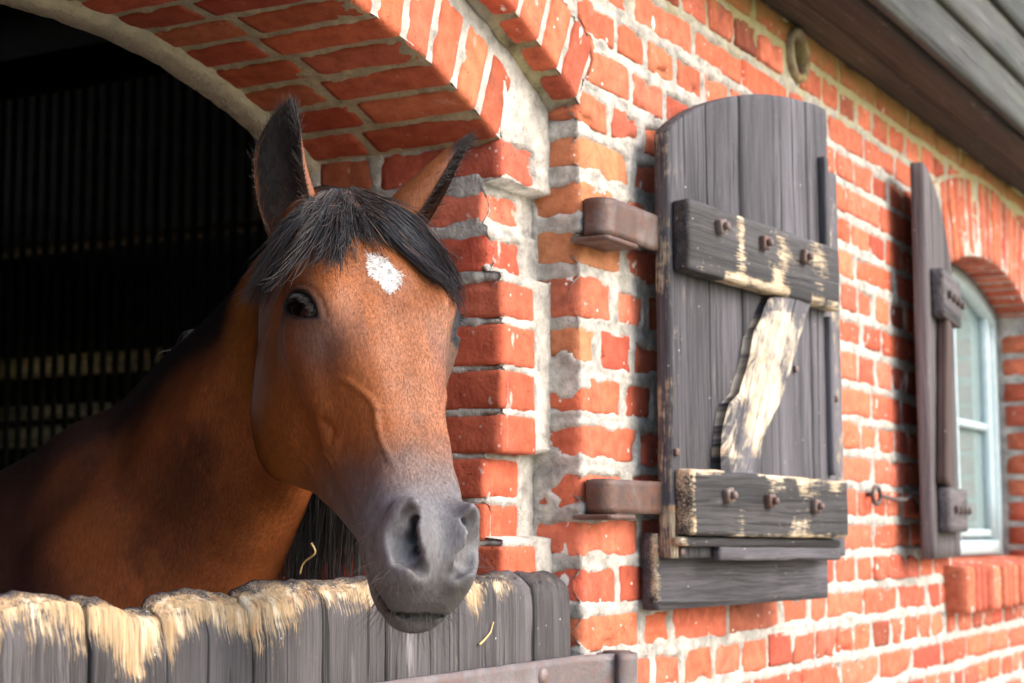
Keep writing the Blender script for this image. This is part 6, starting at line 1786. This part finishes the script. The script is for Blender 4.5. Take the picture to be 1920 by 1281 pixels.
strands(np.array(eh), 0.00042, 0.00018, np.array(ec), "ear_hair", M_HAIR, horse)
sel = np.where(star > 0.5)[0]; sh_, sc = [], []
N2 = vnormals(W, HF); dwn = h2w((1, 0, 0)) - h2w((0, 0, 0)); dwn /= np.linalg.norm(dwn); lat = h2w((0, 0, 1)) - h2w((0, 0, 0)); lat /= np.linalg.norm(lat)
for i in hr.choice(sel, 420):
    ctr = np.array([0.185, 0, -0.002]); rad = (q[i] - ctr); d = dwn * (rad[0] * 16 + 0.25) + lat * rad[2] * 22 + 0.18 * hr.normal(size=3) + N2[i] * 0.05
    L = hr.uniform(0.004, 0.009); s = np.linspace(0, 1, 5)[:, None]
    sh_.append(W[i] + hr.normal(size=3) * 0.001 + d / np.linalg.norm(d) * L * s); sc.append(np.r_[np.array((0.62, 0.60, 0.59)) * hr.uniform(0.75, 1.05), 1])
strands(np.array(sh_), 0.00045, 0.0002, np.array(sc), "star_hair", M_HAIR, horse)
lh, lc = [], []
for sg in (1, -1):
    for i in range(90):
        u = hr.uniform(-0.038, 0.018)
        uq = (u + 0.008) / 1.30
        v = (math.sqrt(max(0.0343 ** 2 - uq ** 2, 0)) - 0.0198 - 0.06 * uq) * 0.98
        wv = math.sqrt(max((EYE_R + 0.004) ** 2 - u * u - v * v, 1e-6))
        p0 = EYE_C + EYE_U * u + EYE_V * v + EYE_N * wv
        d = EYE_N * 0.9 - EYE_V * 0.15 + EYE_U * (0.25 + u * 6) + 0.12 * hr.normal(size=3); L = hr.uniform(0.010, 0.020); s = np.linspace(0, 1, 6)[:, None]
        lh.append(h2w((p0 + d / np.linalg.norm(d) * L * s - EYE_V * 0.006 * s ** 2) * (1, 1, sg))); lc.append(np.r_[np.array((0.010, 0.009, 0.009)), 0.7])
for k in (0, 1): strands(np.array(lh[k * 90:k * 90 + 90]), 0.0006, 0.0003, np.array(lc[k * 90:k * 90 + 90]), "eyelash", M_HAIR, horse)
wh, wc = [], []
msel = np.where((q[:, 0] > 0.54) & (q[:, 1] < -0.045) & (head_w > 0.9) & (nin > 0.016))[0]
for i in hr.choice(msel, 170):
    d = N2[i] + dwn * 0.35 + 0.25 * hr.normal(size=3); L = hr.uniform(0.012, 0.045); s = np.linspace(0, 1, 7)[:, None]
    wh.append(W[i] + d / np.linalg.norm(d) * L * s + dwn * 0.012 * s ** 2); wc.append(np.r_[np.array((0.03, 0.025, 0.022)) * hr.uniform(0.5, 2.5), 0.5])
strands(np.array(wh), 0.0006, 0.00025, np.array(wc), "whisker", M_HAIR, horse)["kind"] = "stuff"

# short coat: flat little hairs lying along the lie of the coat
tri_a = np.linalg.norm(np.cross(W[HF[:, 2]] - W[HF[:, 0]], W[HF[:, 3]] - W[HF[:, 1]]), axis=1) * 0.5
fc_ = W[HF].mean(1); hw_f = head_w[HF].mean(1)
toward = fc_ - np.array([1.2, -1.2, 1.6])                                     # leave out what faces into the stable
vis = (N2[HF].mean(1) * toward / np.linalg.norm(toward, axis=1, keepdims=True)).sum(1) < 0.80
okf = vis & (fc_[:, 1] < 1.05) & (fc_[:, 2] > 1.25)
okf &= ~((da[HF].min(1) < 0.004) & near_eye[HF].any(1)) & (nin[HF].min(1) > 0.014) & (mouth[HF].min(1) > 0.005) & (star[HF].max(1) < 0.5)
pw_ = tri_a * okf * (1 + 0.8 * hw_f); pw_ /= pw_.sum()
NF = 260000
fi = hr.choice(len(HF), NF, p=pw_); wts = hr.dirichlet((1, 1, 1, 1), NF)
rp = (W[HF[fi]] * wts[..., None]).sum(1); rn = N2[HF[fi]].mean(1); rn /= np.linalg.norm(rn, axis=1, keepdims=True)
rc_ = col[HF[fi]].mean(1); rh = hw_f[fi]; rq = q[HF[fi]].mean(1); rmz = mz[HF[fi]].mean(1)
ndir = np.array([0.02, 0.55, -0.83]); lat_s = np.sign(rq[:, 2])[:, None] * lat
hdir = dwn + 0.35 * lat_s * smooth01(-rq[:, 1], -0.02, 0.06)[:, None]
fd = hdir * rh[:, None] + ndir * (1 - rh[:, None])
fd = fd + 0.22 * np.stack([noise3(rp, 14, s, 2) for s in (41, 42, 43)], 1) + 0.16 * hr.normal(size=(NF, 3))
fd -= rn * (fd * rn).sum(1, keepdims=True); fd /= np.linalg.norm(fd, axis=1, keepdims=True)
fl_ = (0.0095 * (1 - rh) + 0.0058 * rh) * hr.uniform(0.6, 1.25, NF) * (1 - 0.45 * smooth01(rmz, -0.01, 0.06) * rh)
fw_ = np.cross(rn, fd) * (0.00027 * hr.uniform(0.7, 1.3, NF))[:, None]
lf = hr.uniform(0.04, 0.13, NF)[:, None]
p0 = rp - rn * 0.0004; p1 = rp + (fd * 0.55 + rn * lf * 0.55) * fl_[:, None]; p2 = rp + (fd + rn * lf * 0.75) * fl_[:, None]
FV = np.stack([p0 - fw_, p0 + fw_, p1 + fw_ * 0.8, p1 - fw_ * 0.8, p2 + fw_ * 0.15, p2 - fw_ * 0.15], 1).reshape(-1, 3)
b6 = np.arange(NF)[:, None] * 6; FF = np.concatenate([b6 + np.array([0, 1, 2, 3]), b6 + np.array([3, 2, 4, 5])])
fcol = rc_ * np.clip(0.92 + 0.12 * hr.normal(size=NF), 0.6, 1.4)[:, None]
fcol = np.where((hr.random(NF) < 0.03)[:, None], fcol * 0.5 + np.array((0.20, 0.15, 0.11)) * 0.6, fcol)
m = NT("short_coat"); m.set(Base_Color=m.attr("hair"), Roughness=0.45); m.bsdf.inputs['Specular IOR Level'].default_value = 0.22; M_FUR = m.mat
o = np_mesh("coat_hair", FV, FF, M_FUR, horse, True, {"hair": ('FLOAT_COLOR', np.repeat(fcol, 6, axis=0))}); o["kind"] = "stuff"

# straw caught in the mane
for pts, lab in (([(2.2, 0.203, 1.440), (2.2, 0.196, 1.425), (2.2, 0.217, 1.410), (2.2, 0.224, 1.393)], "bent pale straw stalk hanging in the dark mane below the horse's throat"),):
    pts = smooth_path([(x - 0.02, y, z) for x, y, z in pts], 16)
    V, F = tube(pts, np.linspace(0.0019, 0.0012, 16), 6)
    tag(np_mesh("straw_stalk", V, F, M_STRAW), lab, "straw")
